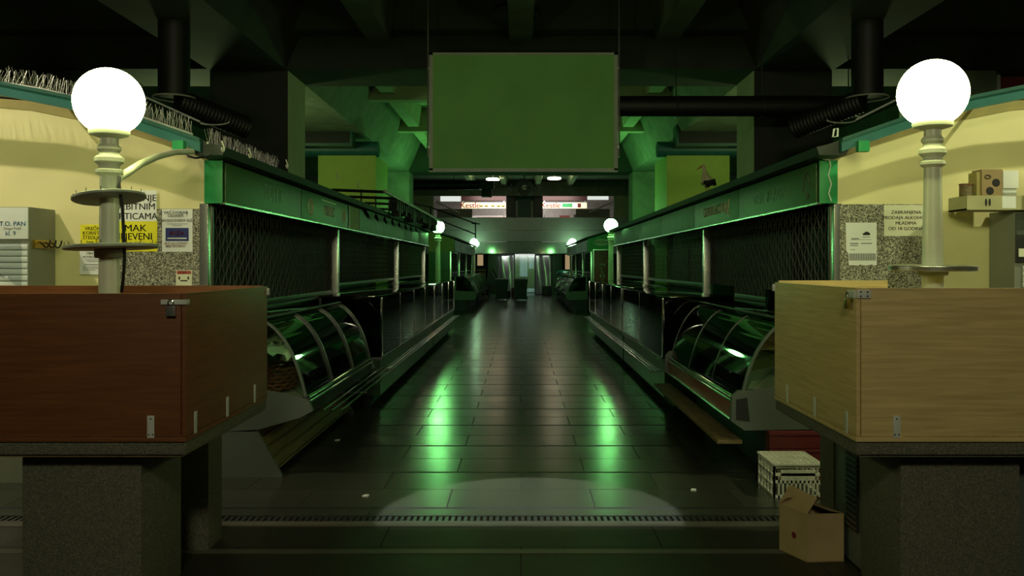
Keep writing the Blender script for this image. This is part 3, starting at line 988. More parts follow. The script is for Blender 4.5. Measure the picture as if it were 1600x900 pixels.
# torn tear-off notice
D = YW
out = [(1320.5, 348), (1368.5, 348), (1368.5, 414), (1363, 415), (1361, 413), (1353, 415), (1342, 413.5), (1340, 415), (1325, 414), (1324.5, 396), (1321, 392)]
pl = [(at(x, y, D).x, at(x, y, D).z) for x, y in out]
t = thing('notice', 'white tear off notice with a small car drawing on the right granite', 'notice', (at(1344, 380, D).x, D - 0.014, at(0, 415, D).z), G2)
MB().prism(pl, 'y', D - 0.0152, D - 0.014).build('paper', 'paper', t)
cs = [(1347, 367.5), (1346.5, 365), (1349, 364), (1351, 362.3), (1354, 362), (1356.5, 363.5), (1358.5, 365), (1358, 367.5)]
MB().prism([(at(x, y, D).x, at(x, y, D).z) for x, y in cs], 'y', D - 0.0168, D - 0.016).build('car_drawing', 'ink', t)
rules(t, [(1346, 1358, 370.5, 0.9), (1329, 1341, 373, 1.3), (1329, 1360, 374.6, 0.5), (1327, 1340, 380.5, 1.6), (1344, 1361, 380.3, 1.4), (1327, 1339, 383.7, 1.2), (1327, 1335, 390, 0.8)])
rules(t, [(1326 + 2.6 * k, 1327.6 + 2.6 * k, 401.5, 11) for k in range(16)], mat='ink_grey', name='tear_off_strips')
t = sheet('notice', 1380, 1447, 320.5, 369, 'paper_cream', 'cream sheet reading ZABRANJENA PRODAJA ALKOHOLA beside the right lamp post', group=G2)
lines(t, [('ZABRANJENA', 1414.5, 332, 5.2, 0.010, 1.08), ('PRODAJA ALKOHOLA', 1415, 340.5, 5.2, 0.010, 1.05), ('MLADIMA', 1414, 349, 5.2, 0.010, 1.05), ('OD 18 GODINA', 1414, 357.5, 5.2, 0.010, 1.08)])

# ------------------------------------------------------------------ cabinets against the end walls
t = thing('wall_cabinet', 'tall white shutter cabinet with grey side and a sign against the left wall', 'cabinet', (-4.0, 6.5, 0))
MB().box(-4.45, -3.60, 6.33, 6.68, 0.0, 2.025, 0.004).build('body', 'cab_grey', t)
MB().box(-4.44, -3.605, 6.315, 6.329, 1.79, 2.02, 0.002).build('sign_board', 'cab_white', t)
m = MB()
for k in range(32):
    z = 0.30 + k * 0.0455
    m.prism([(6.329, z), (6.318, z + 0.004), (6.314, z + 0.02), (6.318, z + 0.038), (6.329, z + 0.042)], 'x', -4.43, -3.61)
m.build('roller_shutter', 'cab_white', t)
MB().text('T.O. PAN', 0.047, (-3.715, 6.3135, 1.90), 'front', 0.012, ext=0.0006).build('lettering', 'ink_blue', t)
MB().text('kl. 9', 0.046, (-3.73, 6.3135, 1.83), 'front', 0.006, ext=0.0006).build('lettering', 'ink_blue', t)
MB().text('Drago Pošić', 0.026, (-3.715, 6.3135, 1.866), 'front', ext=0.0006).build('lettering', 'ink_grey', t)
r = MB().box(-3.5995, -3.578, 6.36, 6.62, 1.725, 1.785, 0.003).build('hook_rail', 'brass', t)
for yy in (6.42, 6.50, 6.58):
    MB().tube([(-3.578, yy, 1.77), (-3.552, yy, 1.755), (-3.535, yy, 1.73), (-3.515, yy, 1.735), (-3.502, yy, 1.76), (-3.498, yy, 1.785)], 0.006, 8).build('hook', 'cable', r)
# torn plastic on the shutter
bm = MB()
random.seed(3)
nx, nz = 16, 10
V = []
for i in range(nx + 1):
    row = []
    for j in range(nz + 1):
        x = -4.44 + i * (0.80 / nx)
        z = 1.49 + j * (0.28 / nz) + (0.05 * math.sin(i * 1.1) if j == 0 else 0)
        row.append(bm.bm.verts.new((x, 6.305 - random.random() * 0.014, z)))
    V.append(row)
for i in range(nx):
    for j in range(nz):
        bm.bm.faces.new((V[i][j], V[i + 1][j], V[i + 1][j + 1], V[i][j + 1]))
M['film'] = glass('crumpled plastic film', (0.80, 0.84, 0.84), 0.2, 1.45, 0.12)
bm.build('plastic_film', 'film', t)

t = thing('wall_cabinet', 'grey sided cabinet with white shutter under the cardboard tray, right wall', 'cabinet', (4.0, 6.5, 0))
MB().box(3.62, 4.45, 6.34, 6.68, 0.0, 2.0, 0.004).build('body', 'cab_grey', t)
m = MB()
for k in range(32):
    z = 0.30 + k * 0.0405
    m.prism([(6.339, z), (6.328, z + 0.004), (6.324, z + 0.02), (6.328, z + 0.034), (6.339, z + 0.037)], 'x', 3.68, 4.44)
m.build('roller_shutter', 'cab_white', t)
MB().box(3.625, 4.44, 6.322, 6.339, 1.62, 1.82, 0.002).build('header', 'gun', t)
MB().box(3.625, 4.44, 6.320, 6.339, 1.82, 1.98, 0.002).build('sign_board', 'case_grey', t)
MB().box(3.64, 3.95, 6.316, 6.3215, 1.66, 1.72).build('price_strip', 'paper_cream', t)
tr = thing('cardboard_tray', 'pale cardboard tray on top of the right cabinet, overhanging to the left', 'tray', (3.6, 6.42, 2.0))
m = MB().box(3.245, 4.1, 6.29, 6.56, 2.001, 2.012)
m.box(3.245, 4.1, 6.285, 6.292, 2.001, 2.105).box(3.245, 4.1, 6.553, 6.56, 2.001, 2.105).box(3.245, 3.252, 6.292, 6.553, 2.001, 2.105).box(4.093, 4.1, 6.292, 6.553, 2.001, 2.105)
M['tray'] = plain('pale printed card', (0.42, 0.40, 0.22), 0.7)
m.build('tray_body', 'tray', tr)
m = MB()
for dx in (-0.012, 0.014):
    m.sphere((3.395 + dx, 6.284, 2.055), 0.011, 12, 8, (0.8, 0.08, 2.6))
m.build('printed_pods', 'ink', tr)
MB().box(3.50, 3.60, 6.2835, 6.285, 2.012, 2.10).build('label_sticker', 'paper', tr)
rulesm = MB()
for k in range(4):
    rulesm.box(3.66, 3.74, 6.2838, 6.285, 2.03 + k * 0.018, 2.034 + k * 0.018)
rulesm.build('printed_lines', 'ink_grey', tr)
t = thing('wooden_jar', 'small wooden pot with a rim on the cardboard tray', 'jar', (3.325, 6.42, 2.0125))
MB().lathe([(0.044, 0), (0.047, 0.01), (0.045, 0.17), (0.040, 0.185), (0.036, 0.185)], (3.305, 6.42, 2.0125), 20).build('pot', 'wood_raw', t)
MB().lathe([(0.048, 0), (0.048, 0.012)], (3.305, 6.42, 2.19), 20).build('rim', 'wood_red', t)
t = thing('food_carton', 'brown carton printed with two dark round truffles on the cardboard tray', 'carton', (3.46, 6.42, 2.0125))
MB().box(3.392, 3.545, 6.36, 6.50, 2.0125, 2.305, 0.003).build('box_body', 'cardboard', t)
m = MB()
for cx, cz, rr in ((3.497, 2.205, 0.030), (3.452, 2.145, 0.030), (3.435, 2.15, 0.012)):
    m.sphere((cx, 6.3595, cz), rr, 18, 10, (1, 0.05, 1))
m.build('printed_truffles', 'ink', t)
m = MB()
m.tube([(3.435 + 0.024 * math.cos(a), 6.359, 2.248 + 0.016 * math.sin(a)) for a in [k * PI / 8 for k in range(16)]], 0.002, 4, True)
m.tube([(3.435 + 0.017 * math.cos(a), 6.359, 2.248 + 0.010 * math.sin(a)) for a in [k * PI / 8 for k in range(16)]], 0.002, 4, True)
m.build('printed_emblem', 'ink', t)
MB().box(3.36, 3.3915, 6.37, 6.49, 2.0125, 2.285, 0.002).build('open_flap', 'olive', t)
tag(MB().box(3.556, 3.66, 6.38, 6.50, 2.0125, 2.165, 0.003).build('food_carton', 'cab_white'), 'lower plain white carton stacked behind the hanging leaflet', 'carton')
tag(MB().box(3.556, 3.67, 6.37, 6.51, 2.166, 2.295, 0.003).build('food_carton', 'paper'), 'upper plain white carton stacked behind the hanging leaflet', 'carton')
t = thing('leaflet', 'white leaflet with red and green pictures hanging from the right tray', 'leaflet', (3.78, 6.27, 1.94))
MB().box(3.655, 3.90, 6.272, 6.2745, 1.94, 2.305).build('paper', 'paper', t)
MB().text('Fruit', 0.09, (3.745, 6.271, 2.265), 'front', ext=0.0005).build('lettering', 'ink', t)
MB().sphere((3.73, 6.2715, 2.19), 0.035, 16, 8, (1, 0.03, 0.7)).build('picture', 'ink_red', t)
MB().sphere((3.74, 6.2715, 2.02), 0.04, 16, 8, (1, 0.03, 0.9)).build('picture', 'green', t)
MB().box(3.67, 3.88, 6.2705, 6.272, 1.95, 1.958).build('printed_lines', 'ink_grey', t)

# loose cables at the right kiosk corner
m = MB()
for k in range(3):
    m.tube([(2.30 + 0.02 * k, 6.60, 2.50), (2.26 + 0.03 * k, 6.58, 2.43), (2.33 + 0.02 * k, 6.60, 2.40), (2.40, 6.60, 2.46 - 0.03 * k), (2.36, 6.61, 2.42)], 0.004, 6)
m.tube([(2.36, 6.62, 2.42), (2.375, 6.63, 2.36), (2.36, 6.635, 2.29), (2.385, 6.64, 2.22), (2.365, 6.64, 2.15), (2.385, 6.64, 2.09)], 0.005, 6)
tag(m.build('loose_cable', 'cable_white'), 'tangled pale cable dangling over the green fascia end at the right corner', 'cable')
t = thing('clip', 'white plastic clip hooked on the right gutter corner', 'clip', (2.36, 6.38, 2.52))
MB().tube([at(1301, 214, 6.33), at(1303, 202, 6.33), at(1309, 200.5, 6.33), at(1308.5, 213, 6.33)], 0.007, 6, True).build('clip_loop', 'cab_white', t)


# ------------------------------------------------------------------ display cases
PROF = [(1.95, 1.165), (1.885, 1.125), (1.815, 1.05), (1.755, 0.955), (1.705, 0.84), (1.665, 0.72), (1.635, 0.60)]


def bezier_profile(n=18):
    # smooth the measured section
    out = []
    P = PROF
    for i in range(n + 1):
        u = i / n * (len(P) - 1)
        k = min(int(u), len(P) - 2)
        f_ = u - k
        p0 = P[max(k - 1, 0)]; p1 = P[k]; p2 = P[k + 1]; p3 = P[min(k + 2, len(P) - 1)]
        def cr(a, b, c, d):
            return 0.5 * ((2 * b) + (-a + c) * f_ + (2 * a - 5 * b + 4 * c - d) * f_ ** 2 + (-a + 3 * b - 3 * c + d) * f_ ** 3)
        out.append((cr(p0[0], p1[0], p2[0], p3[0]), cr(p0[1], p1[1], p2[1], p3[1])))
    return out


BP = bezier_profile()


def curved_case(s, y0, y1, label, style, panes=3, grp='curved glass deli cases'):
    t = thing('display_case', label, 'display case', (s * 1.95, (y0 + y1) / 2, 0), grp)
    S = [(s * x, z) for x, z in BP]
    # cheeks
    for ya, yb in ((y0, y0 + 0.05), (y1 - 0.05, y1)):
        if style == 'left':
            pl = [(1.57, 0.50), (1.60, 0.58), (1.70, 0.615), (1.95, 0.655), (2.33, 0.70), (2.33, 0.34), (1.98, 0.36), (1.66, 0.45)]
        else:
            pl = [(1.56, 0.44), (1.57, 0.62), (1.62, 0.665), (2.33, 0.70), (2.33, 0.38), (1.66, 0.37)]
        ch = MB().prism([(s * x, z) for x, z in pl], 'y', ya, yb, 0.008).build('end_panel', 'case_grey', t)
        if style == 'right' and ya == y0:
            MB().prism([(s * 1.60, 0.45), (s * 1.60, 0.60), (s * 1.68, 0.615), (s * 1.70, 0.44)], 'y', ya - 0.004, ya - 0.0005).build('vent_panel', 'dark', ch)
    # deck and body
    MB().prism([(s * x, z) for x, z in ((1.63, 0.50), (1.63, 0.585), (2.30, 0.62), (2.30, 0.40), (1.75, 0.42))], 'y', y0 + 0.05, y1 - 0.05).build('deck', 'case_deck', t)
    MB().box(s * 2.28, s * 2.33, y0 + 0.05, y1 - 0.05, 0.62, 1.16).build('back_panel', 'case_back', t)
    MB().box(s * 1.94, s * 2.33, y0, y1, 1.165, 1.19, 0.006).build('top_shelf', 'glass', t)
    MB().box(s * 1.935, s * 1.96, y0, y1, 1.191, 1.206, 0.003).build('shelf_edge', 'steel', t)
    # front rail under the glass
    MB().tube([(s * 1.61, y0 + 0.04, 0.60), (s * 1.61, y1 - 0.04, 0.60)], 0.012, 8).build('front_rail', 'chrome', t)
    MB().tube([(s * 1.595, y0 + 0.04, 0.565), (s * 1.595, y1 - 0.04, 0.565)], 0.010, 8).build('front_rail', 'chrome', t)
    if style == 'right':
        MB().box(s * 1.60, s * 1.63, y0 + 0.05, y1 - 0.05, 0.44, 0.55).build('front_strip', 'red', t)
        MB().box(s * 1.585, s * 1.60, y0 + 0.05, y1 - 0.05, 0.425, 0.44).build('front_edge', 'chrome', t)
    else:
        MB().box(s * 1.60, s * 1.63, y0 + 0.05, y1 - 0.05, 0.46, 0.585).build('front_strip', 'dark', t)
    # glass panes and ribs
    L = (y1 - y0 - 0.04) / panes
    for k in range(panes):
        a, b = y0 + 0.02 + k * L + 0.006, y0 + 0.02 + (k + 1) * L - 0.006
        MB().ribbon(S, 'y', a, b, 0.006).build('glass_pane', 'glass', t, 60)
    for k in range(panes + 1):
        y = y0 + 0.02 + k * L
        MB().ribbon([(x - s * 0.004, z + 0.004) for x, z in S], 'y', y - (0.014 if k == 0 else 0.006), y + (0.014 if k == 0 else 0.006), 0.018).build('rib', 'case_grey' if k == 0 else 'gun', t, 60)
    # end glass
    MB().prism(S + [(s * 2.28, 1.16), (s * 2.28, 0.66)], 'y', y0 + 0.015, y0 + 0.021).build('end_glass', 'glass', t)
    MB().prism(S + [(s * 2.28, 1.16), (s * 2.28, 0.66)], 'y', y1 - 0.021, y1 - 0.015).build('end_glass', 'glass', t)
    # inside shelf
    MB().box(s * 1.98, s * 2.27, y0 + 0.08, y1 - 0.08, 0.90, 0.908).build('inner_shelf', 'glass', t)
    if style == 'left':
        # three chrome bag bars on arms, and the slanted basket rack below
        for q in range(3):
            x = s * (1.50 - 0.068 * q)
            MB().tube([(x, y0 + 0.06, 0.495), (x, y1 + 0.02, 0.495)], 0.007, 8).build('bag_bar', 'chrome', t)
        for k in range(4):
            y = y0 + 0.3 + k * (y1 - y0 - 0.5) / 3
            MB().box(s * 1.345, s * 1.66, y - 0.006, y + 0.006, 0.475, 0.489).build('bar_arm', 'chrome', t)
        MB().prism([(s * x, z) for x, z in ((1.80, 0.0), (1.80, 0.02), (1.98, 0.345), (2.33, 0.345), (2.33, 0.0))], 'y', y0, y0 + 0.03, 0.004).build('foot_panel', 'case_grey', t)
        MB().prism([(s * x, z) for x, z in ((1.80, 0.0), (1.80, 0.02), (1.98, 0.345), (2.33, 0.345), (2.33, 0.0))], 'y', y1 - 0.03, y1, 0.004).build('foot_panel', 'case_grey', t)
        MB().prism([(s * x, z) for x, z in ((1.86, 0.06), (1.87, 0.06), (2.02, 0.345), (2.01, 0.345))], 'y', y0 + 0.03, y1 - 0.03).build('slanted_board', 'wood_raw', t)
        for q in range(4):
            x, z = 1.83 + 0.04 * q, 0.07 + 0.075 * q
            MB().tube([(s * x, y0 + 0.03, z), (s * x, y1 - 0.03, z)], 0.008, 6).build('rack_bar', 'wood_raw', t)
        MB().box(s * 2.05, s * 2.33, y0 + 0.03, y1 - 0.03, 0.0, 0.345).build('plinth', 'case_dark', t)
    else:
        MB().box(s * 1.90, s * 2.33, y0 + 0.05, y1 - 0.05, 0.0, 0.41).build('plinth', 'dark', t)
    return t


caseL = curved_case(-1, 6.50, 9.30, 'curved glass deli case full of crumpled paper, behind the red brown box', 'left')
caseR = curved_case(1, 6.42, 9.42, 'curved glass deli case with a red strip, beside the pale wooden box', 'right')
# upright sneeze guards and plank at the right case
for y0_, y1_, wd in ((6.6, 7.15, 'nearer'), (8.2, 9.25, 'farther')):
    MB().box(2.02, 2.028, y0_, y1_, 1.191, 1.40).build('sneeze_guard', 'glass', caseR)
tag(MB().box(1.47, 1.655, 6.46, 9.55, 0.262, 0.29, 0.004).build('plank_shelf', 'wood_raw'), 'long raw plank shelf along the foot of the right deli case', 'shelf')
for k in range(3):
    MB().box(1.50, 1.90, 6.55 + 1.4 * k, 6.59 + 1.4 * k, 0.0, 0.2615).build('trestle', 'case_dark', bpy.data.objects['plank_shelf'])
o = bpy.data.objects['plank_shelf']
for ch in o.children:
    ch.location = -o.location
m = MB().prism([(1.66, 0.02), (1.90, 0.02), (1.90, 0.03), (1.67, 0.25), (1.66, 0.25)], 'y', 6.62, 9.3)
# red crates under the near end of the right case
for k in range(3):
    z = 0.0 + k * 0.093
    z = k * 0.124
    c = MB().box(1.83, 2.25, 6.36, 6.462, z + 0.001, z + 0.121, 0.004).box(1.825, 2.255, 6.355, 6.462, z + 0.095, z + 0.112, 0.003)
    tag(c.build('red_crate', 'crate_red'), 'red plastic crate under the right deli case, %s of three' % ('lowest', 'middle', 'topmost')[k], 'crate', 'red crates under the right case')


# crumpled wrapping paper and a basket inside the left case
def crumple(cx, cy, cz, wx, wy, h, seed, label):
    rnd = random.Random(seed)
    b = MB()
    nx, ny = 9, 11
    V = []
    for i in range(nx + 1):
        row = []
        for j in range(ny + 1):
            u, v = i / nx - 0.5, j / ny - 0.5
            z = cz + h * (0.6 - 1.4 * (u * u + v * v)) + rnd.uniform(0, h * 0.55)
            row.append(b.bm.verts.new((cx + u * wx + rnd.uniform(-0.012, 0.012), cy + v * wy + rnd.uniform(-0.02, 0.02), max(z, cz + 0.004))))
        V.append(row)
    for i in range(nx):
        for j in range(ny):
            b.bm.faces.new((V[i][j], V[i + 1][j], V[i + 1][j + 1], V[i][j + 1]))
    o = b.build('wrapping_paper', 'paper_soft', None, 20)
    md = o.modifiers.new('thickness', 'SOLIDIFY')
    md.thickness = 0.003
    return tag(o, label, 'paper', 'crumpled sheets in the left case')


M['paper_soft'] = plain('soft wrapping paper', (0.80, 0.84, 0.76), 0.8, var=0.08)
crumple(-1.99, 6.98, 0.83, 0.40, 0.62, 0.14, 1, 'large crumpled sheet draped over the basket at the near end of the left case')
crumple(-1.93, 7.60, 0.62, 0.44, 0.55, 0.24, 2, 'heaped crumpled sheet behind the first glass pane of the left case')
crumple(-1.97, 8.15, 0.62, 0.42, 0.42, 0.20, 3, 'crumpled sheet behind the middle glass pane of the left case')
crumple(-1.97, 8.75, 0.62, 0.42, 0.55, 0.22, 4, 'crumpled sheet at the far end of the left case')
crumple(-2.12, 7.75, 0.912, 0.26, 0.8, 0.10, 5, 'paper lying on the glass inner shelf of the left case')
t = thing('wicker_basket', 'dark red brown wicker basket at the near end of the left deli case', 'basket', (-1.98, 6.95, 0.621))
b = MB()
for k in range(6):
    z = 0.625 + 0.01 + k * 0.03
    q = 0.20 + k * 0.006
    pts = [(-1.98 + 0.75 * q * math.cos(a) / 0.9, 6.93 + 1.25 * q * math.sin(a), z + 0.006 * math.sin(a * 14 + k * PI)) for a in [i * 2 * PI / 56 for i in range(56)]]
    b.tube(pts, 0.015, 6, True)
b.build('woven_side', 'wicker', t)
b = MB()
b.lathe([(0.0, 0.0), (0.17, 0.0), (0.17, 0.01), (0, 0.01)], (0, 0, 0), 24, Matrix.Translation((-1.98, 6.93, 0.622)) @ Matrix.Diagonal((0.9, 1.4, 1, 1)))
b.build('basket_floor', 'wicker', t)
# goods behind the right glass
for k, (y, h, c_) in enumerate(((6.95, 0.16, 'case_deck'), (7.7, 0.20, 'tray'), (8.5, 0.15, 'case_deck'), (9.05, 0.2, 'case_deck'))):
    tt = tag(MB().prism([(1.76, 0.622), (2.2, 0.622), (2.2, 0.622 + h), (1.80, 0.622 + h * 0.45)], 'y', y - 0.22, y + 0.22, 0.012).build('food_tray', c_), 'slanted empty tray in the right deli case, %s from its near end' % ('first', 'second', 'third', 'fourth')[k], 'tray', 'empty trays in the right case')


# ------------------------------------------------------------------ square glass counters
def square_case(s, y0, y1, label, bars=True):
    t = thing('glass_counter', label, 'glass counter', (s * 1.95, (y0 + y1) / 2, 0), 'square glass counters')
    xf = 1.60
    MB().box(s * 1.62, s * 2.33, y0, y1, 0.10, 0.50).build('base_cabinet', 'green_dark', t)
    MB().box(s * 1.74, s * 2.33, y0 + 0.03, y1 - 0.03, 0.0, 0.10).build('plinth', 'dark', t)
    MB().box(s * xf, s * 2.33, y0, y1, 0.50, 0.535, 0.004).build('deck', 'gun', t)
    MB().box(s * xf, s * (xf + 0.008), y0 + 0.02, y1 - 0.02, 0.535, 1.22).build('front_glass', 'glass', t)
    MB().box(s * (xf + 0.02), s * 2.30, y0 + 0.002, y0 + 0.010, 0.535, 1.22).build('end_glass', 'glass_dark', t)
    MB().box(s * (xf + 0.02), s * 2.30, y1 - 0.010, y1 - 0.002, 0.535, 1.22).build('end_glass', 'glass_dark', t)
    MB().box(s * xf, s * 2.33, y0, y1, 1.222, 1.24, 0.003).build('glass_top', 'glass_dark', t)
    MB().box(s * 2.29, s * 2.33, y0 + 0.02, y1 - 0.02, 0.535, 1.22).build('back_panel', 'case_dark', t)
    MB().box(s * 1.8, s * 2.28, y0 + 0.05, y1 - 0.05, 0.86, 0.872).build('inner_shelf', 'glass', t)
    n = max(2, int(round((y1 - y0) / 1.6)) + 1)
    for k in range(n):
        y = y0 + 0.012 + k * (y1 - y0 - 0.024) / (n - 1)
        MB().box(s * (xf - 0.006), s * (xf + 0.018), y - 0.012, y + 0.012, 0.535, 1.222, 0.003).build('corner_post', 'chrome', t)
    MB().tube([(s * (xf - 0.012), y0, 0.55), (s * (xf - 0.012), y1, 0.55)], 0.010, 8).build('front_rail', 'chrome', t)
    if bars:
        for q in range(3):
            x = s * (1.575 - 0.045 * q)
            MB().tube([(x, y0 - 0.01, 0.40), (x, y1, 0.40)], 0.008, 8).build('bag_bar', 'chrome', t)
        for k in range(n):
            y = y0 + 0.10 + k * (y1 - y0 - 0.2) / (n - 1)
            MB().box(s * 1.47, s * 1.625, y - 0.008, y + 0.008, 0.38, 0.393).build('bar_arm', 'chrome', t)
    return t


square_case(-1, 9.95, 15.9, 'square glass counter with a dark end next to the left deli case')
square_case(-1, 16.0, 20.6, 'farther square glass counter on the left, before the green globe')
square_case(1, 9.75, 13.6, 'square glass counter with a dark end next to the right deli case')
square_case(1, 13.75, 20.2, 'farther square glass counter on the right, before the red sign')
# kerb along both stalls
struct(MB().box(-2.5, -1.86, 9.4, 21.6, 0, 0.045).build('trim_5', 'case_dark'), 'low stone kerb under the left stalls', 'kerb')
struct(MB().box(1.86, 2.5, 9.5, 21.6, 0, 0.045).build('trim_6', 'case_dark'), 'low stone kerb under the right stalls', 'kerb')
for n_ in ('trim_5', 'trim_6'):
    bpy.data.objects[n_].location.z -= 0.044
tag(MB().box(-2.22, -1.86, 17.2, 17.7, 0.873, 1.13, 0.004).build('cardboard_box', 'cardboard'), 'brown cardboard box inside the farther left glass counter', 'box')


# ------------------------------------------------------------------ far kiosks
def far_kiosk(s, label):
    y0, y1 = 29.5, 42.6
    t = thing('market_kiosk', label, 'kiosk', (s * 3.2, y0, 0), 'market kiosks along the aisle')
    e = MB().box(s * 2.43, s * 3.16, y0, y0 + 0.1, 0, 2.06).build('end_wall', 'green_tile', t)
    MB().box(s * 2.42, s * 3.16, y0 - 0.012, y0 - 0.0005, 0.73, 0.745).box(s * 2.42, s * 3.16, y0 - 0.012, y0 - 0.0005, 1.40, 1.415).build('joint', 'dark', e)
    MB().prism([(s * 2.28, 2.06), (s * 3.16, 2.06), (s * 3.16, 2.74), (s * 2.28, 2.48)], 'y', y0 - 0.02, y0 + 0.1).build('gable', 'olive' if s < 0 else 'green', t)
    MB().prism([(s * 2.2, 2.48), (s * 3.16, 2.76), (s * 3.16, 2.82), (s * 2.2, 2.54)], 'y', y0 - 0.02, y1).build('roof', 'concrete_dark', t)
    MB().box(s * 2.28, s * 2.42, y0 + 0.1, y1, 2.06, 2.46).build('fascia_box', 'green_panel', t)
    for k in range(4):
        y = y0 + 0.12 + k * 3.2
        MB().box(s * 2.262, s * 2.279, y, y + 3.1, 2.07, 2.45).build('fascia_board', 'teal' if k % 2 == 0 else 'green_panel', t)
    for y in (29.5, 33.6, 37.8, 42.2):
        MB().box(s * 2.38, s * 2.46, y, y + 0.10, 0.0, 2.06, 0.004).build('post', 'steel', t)
    MB().box(s * 2.42, s * 2.6, y0 + 0.1, y1, 0, 1.2).build('counter_wall', 'green_dark', t)
    for y in (29.75, 33.9, 38.1):
        grille(s, y, y + 3.7, 1.35, 2.03, 'link', t)
    MB().box(s * 3.1, s * 3.14, y0 + 0.1, y1, 0, 2.5).build('inner_wall', 'dark', t)
    return t


kFL = far_kiosk(-1, 'far kiosk of the left row with dark green tiled end')
kFR = far_kiosk(1, 'far kiosk of the right row carrying the red sign')
for s in (-1, 1):
    for i, (a, b_) in enumerate(((30.2, 33.8), (34.0, 37.6), (37.8, 41.6))):
        curved_case(s, a, b_, '%s curved glass case in front of the far %s kiosk' % (('nearest', 'middle', 'farthest')[i], 'left' if s < 0 else 'right'), 'far', 3)
# red MESNICA sign and its oval emblem
t = thing('hanging_sign', 'tall red sign reading MESNICA on the far right kiosk end', 'sign', (2.86, 29.45, 0.78))
a, b_ = at(928, 452, 29.4), at(954.5, 391, 29.4)
MB().box(a.x, b_.x, 29.40, 29.465, a.z, b_.z, 0.004).build('board', 'red', t)
fr = MB()
for (u0, u1, w0, w1) in ((a.x - 0.03, a.x, a.z, b_.z), (b_.x, b_.x + 0.03, a.z, b_.z), (a.x - 0.03, b_.x + 0.03, b_.z, b_.z + 0.03), (a.x - 0.03, b_.x + 0.03, a.z - 0.03, a.z)):
    fr.box(u0, u1, 29.39, 29.465, w0, w1)
fr.build('frame', 'steel', t)
m = MB()
for i, chh in enumerate('MESNICA'):
    p = at(941.5, 414 + 5.9 * i, 29.39)
    m.text(chh, 0.155, (p.x, 29.398, p.z), 'front', 0.03, ext=0.001, squash=1.6)
m.build('lettering', 'ink_white', t)
m = MB()
for y_, wd in ((395, 'prodaja'), (399.5, 'svježeg'), (404, 'mesa'), (408, 'i proizvoda')):
    p = at(941.5, y_, 29.39)
    m.text(wd, 0.09, (p.x, 29.398, p.z), 'front', 0.008, ext=0.001)
m.build('lettering', 'paper_cream', t)
t = thing('oval_sign', 'pale oval emblem sign above the red sign', 'sign', (2.83, 29.45, 2.2))
p = at(940, 378.5, 29.44)
MB().lathe([(0.27, 0), (0.27, 0.02), (0.0, 0.02)], (0, 0, 0), 32, Matrix.Translation((p.x, 29.479, p.z)) @ Matrix.Rotation(PI / 2, 4, 'X') @ Matrix.Diagonal((1, 0.42, 1, 1))).build('board', 'paper_cream', t)
MB().text('KEGRA', 0.15, (p.x, 29.457, p.z), 'front', 0.012, ext=0.001, squash=1.0).build('lettering', 'green_dark', t)

# ------------------------------------------------------------------ far end: mezzanine, doors, shop
YM = 44.2
struct(MB().box(-9, 9, YM, YM + 0.4, 2.17, 2.78).build('wall_mezzanine_lower', 'gun_green'if False else 'parapet'), 'lower mirrored band of the gallery front', 'wall')
m = MB().box(-9, 9, YM - 0.02, YM + 0.3, 2.80, 3.36).box(-9, 9, YM - 0.02, YM + 0.3, 3.375, 4.03)
struct(m.build('wall_mezzanine', 'parapet'), 'grey boarded gallery parapet across the aisle end', 'wall')
struct(MB().box(-9, 9, YM + 0.3, 54, 2.55, 2.75).build('floor_gallery', 'parapet'), 'gallery floor above the far doors', 'floor')
struct(MB().box(-9, 9, 54, 54.2, 2.75, 7).build('wall_back', 'shop_white'), 'pale back wall of the gallery shop', 'wall')
struct(MB().box(-9, 9, 47, 54, 6.0, 6.2).build('ceiling_gallery', 'ceil_dark'), 'ceiling above the gallery', 'ceiling')
struct(MB().box(-9, 9, 46.9, 47.1, 5.35, 6.12).build('wall_gallery_head', 'concrete'), 'concrete head wall above the gallery opening', 'wall')
# glossy band panels with reflections
t = MB().box(-2.4, 2.75, YM - 0.03, YM - 0.002, 2.19, 2.76)
M['band'] = plain('glossy grey band', (0.16, 0.18, 0.16), 0.06, 0.3)
struct(t.build('trim_7', 'band'), 'glossy grey band under the gallery parapet', 'band')
# side jambs of the gallery opening
for s, x0, x1 in ((-1, -9, -4.75), (1, 5.05, 9)):
    struct(MB().box(x0, x1, 46.9, 47.1, 2.75, 5.35).build('wall_gallery_' + ('left' if s < 0 else 'right'), 'concrete_pale'), 'green lit wall %s of the gallery opening' % ('left' if s < 0 else 'right'), 'wall')
# stair walls, handrails, lit windows
for s in (-1, 1):
    c0, c1 = ((-4.72, -2.75)) if s < 0 else (3.1, 5.0)
    side = 'left' if s < 0 else 'right'
    struct(MB().box(c0, c1, 48.6, 48.8, 2.75, 4.75).build('wall_stair_' + side, 'stair_wall'), 'panelled stair wall behind the gallery on the %s' % side, 'wall')
    a, b_ = (at(688, 314.5, 48.6), at(720, 302, 48.6)) if s < 0 else (at(918, 312, 48.6), at(951, 300, 48.6))
    win = struct(MB().box(a.x, b_.x, 48.65, 48.7, a.z, b_.z).build('window_%d' % (1 if s < 0 else 2), 'lit_white'), 'bright window above the %s stair' % side, 'window')
    p0, p1 = (at(682, 315, 47.9), at(718, 333, 47.9)) if s < 0 else (at(920, 332, 47.9), at(957, 315, 47.9))
    t = thing('handrail', 'pale stair handrail slanting on the %s stair wall' % side, 'handrail', ((p0.x + p1.x) / 2, 47.9, min(p0.z, p1.z)), 'gallery stair handrails')
    MB().tube([p0, p1], 0.05, 8).build('rail', 'shop_white', t)
    for f_ in (0.15, 0.85):
        q = p0.lerp(p1, f_)
        MB().tube([q, (q.x, 48.59, q.z - 0.03)], 0.025, 6).build('rail_bracket', 'steel', t)
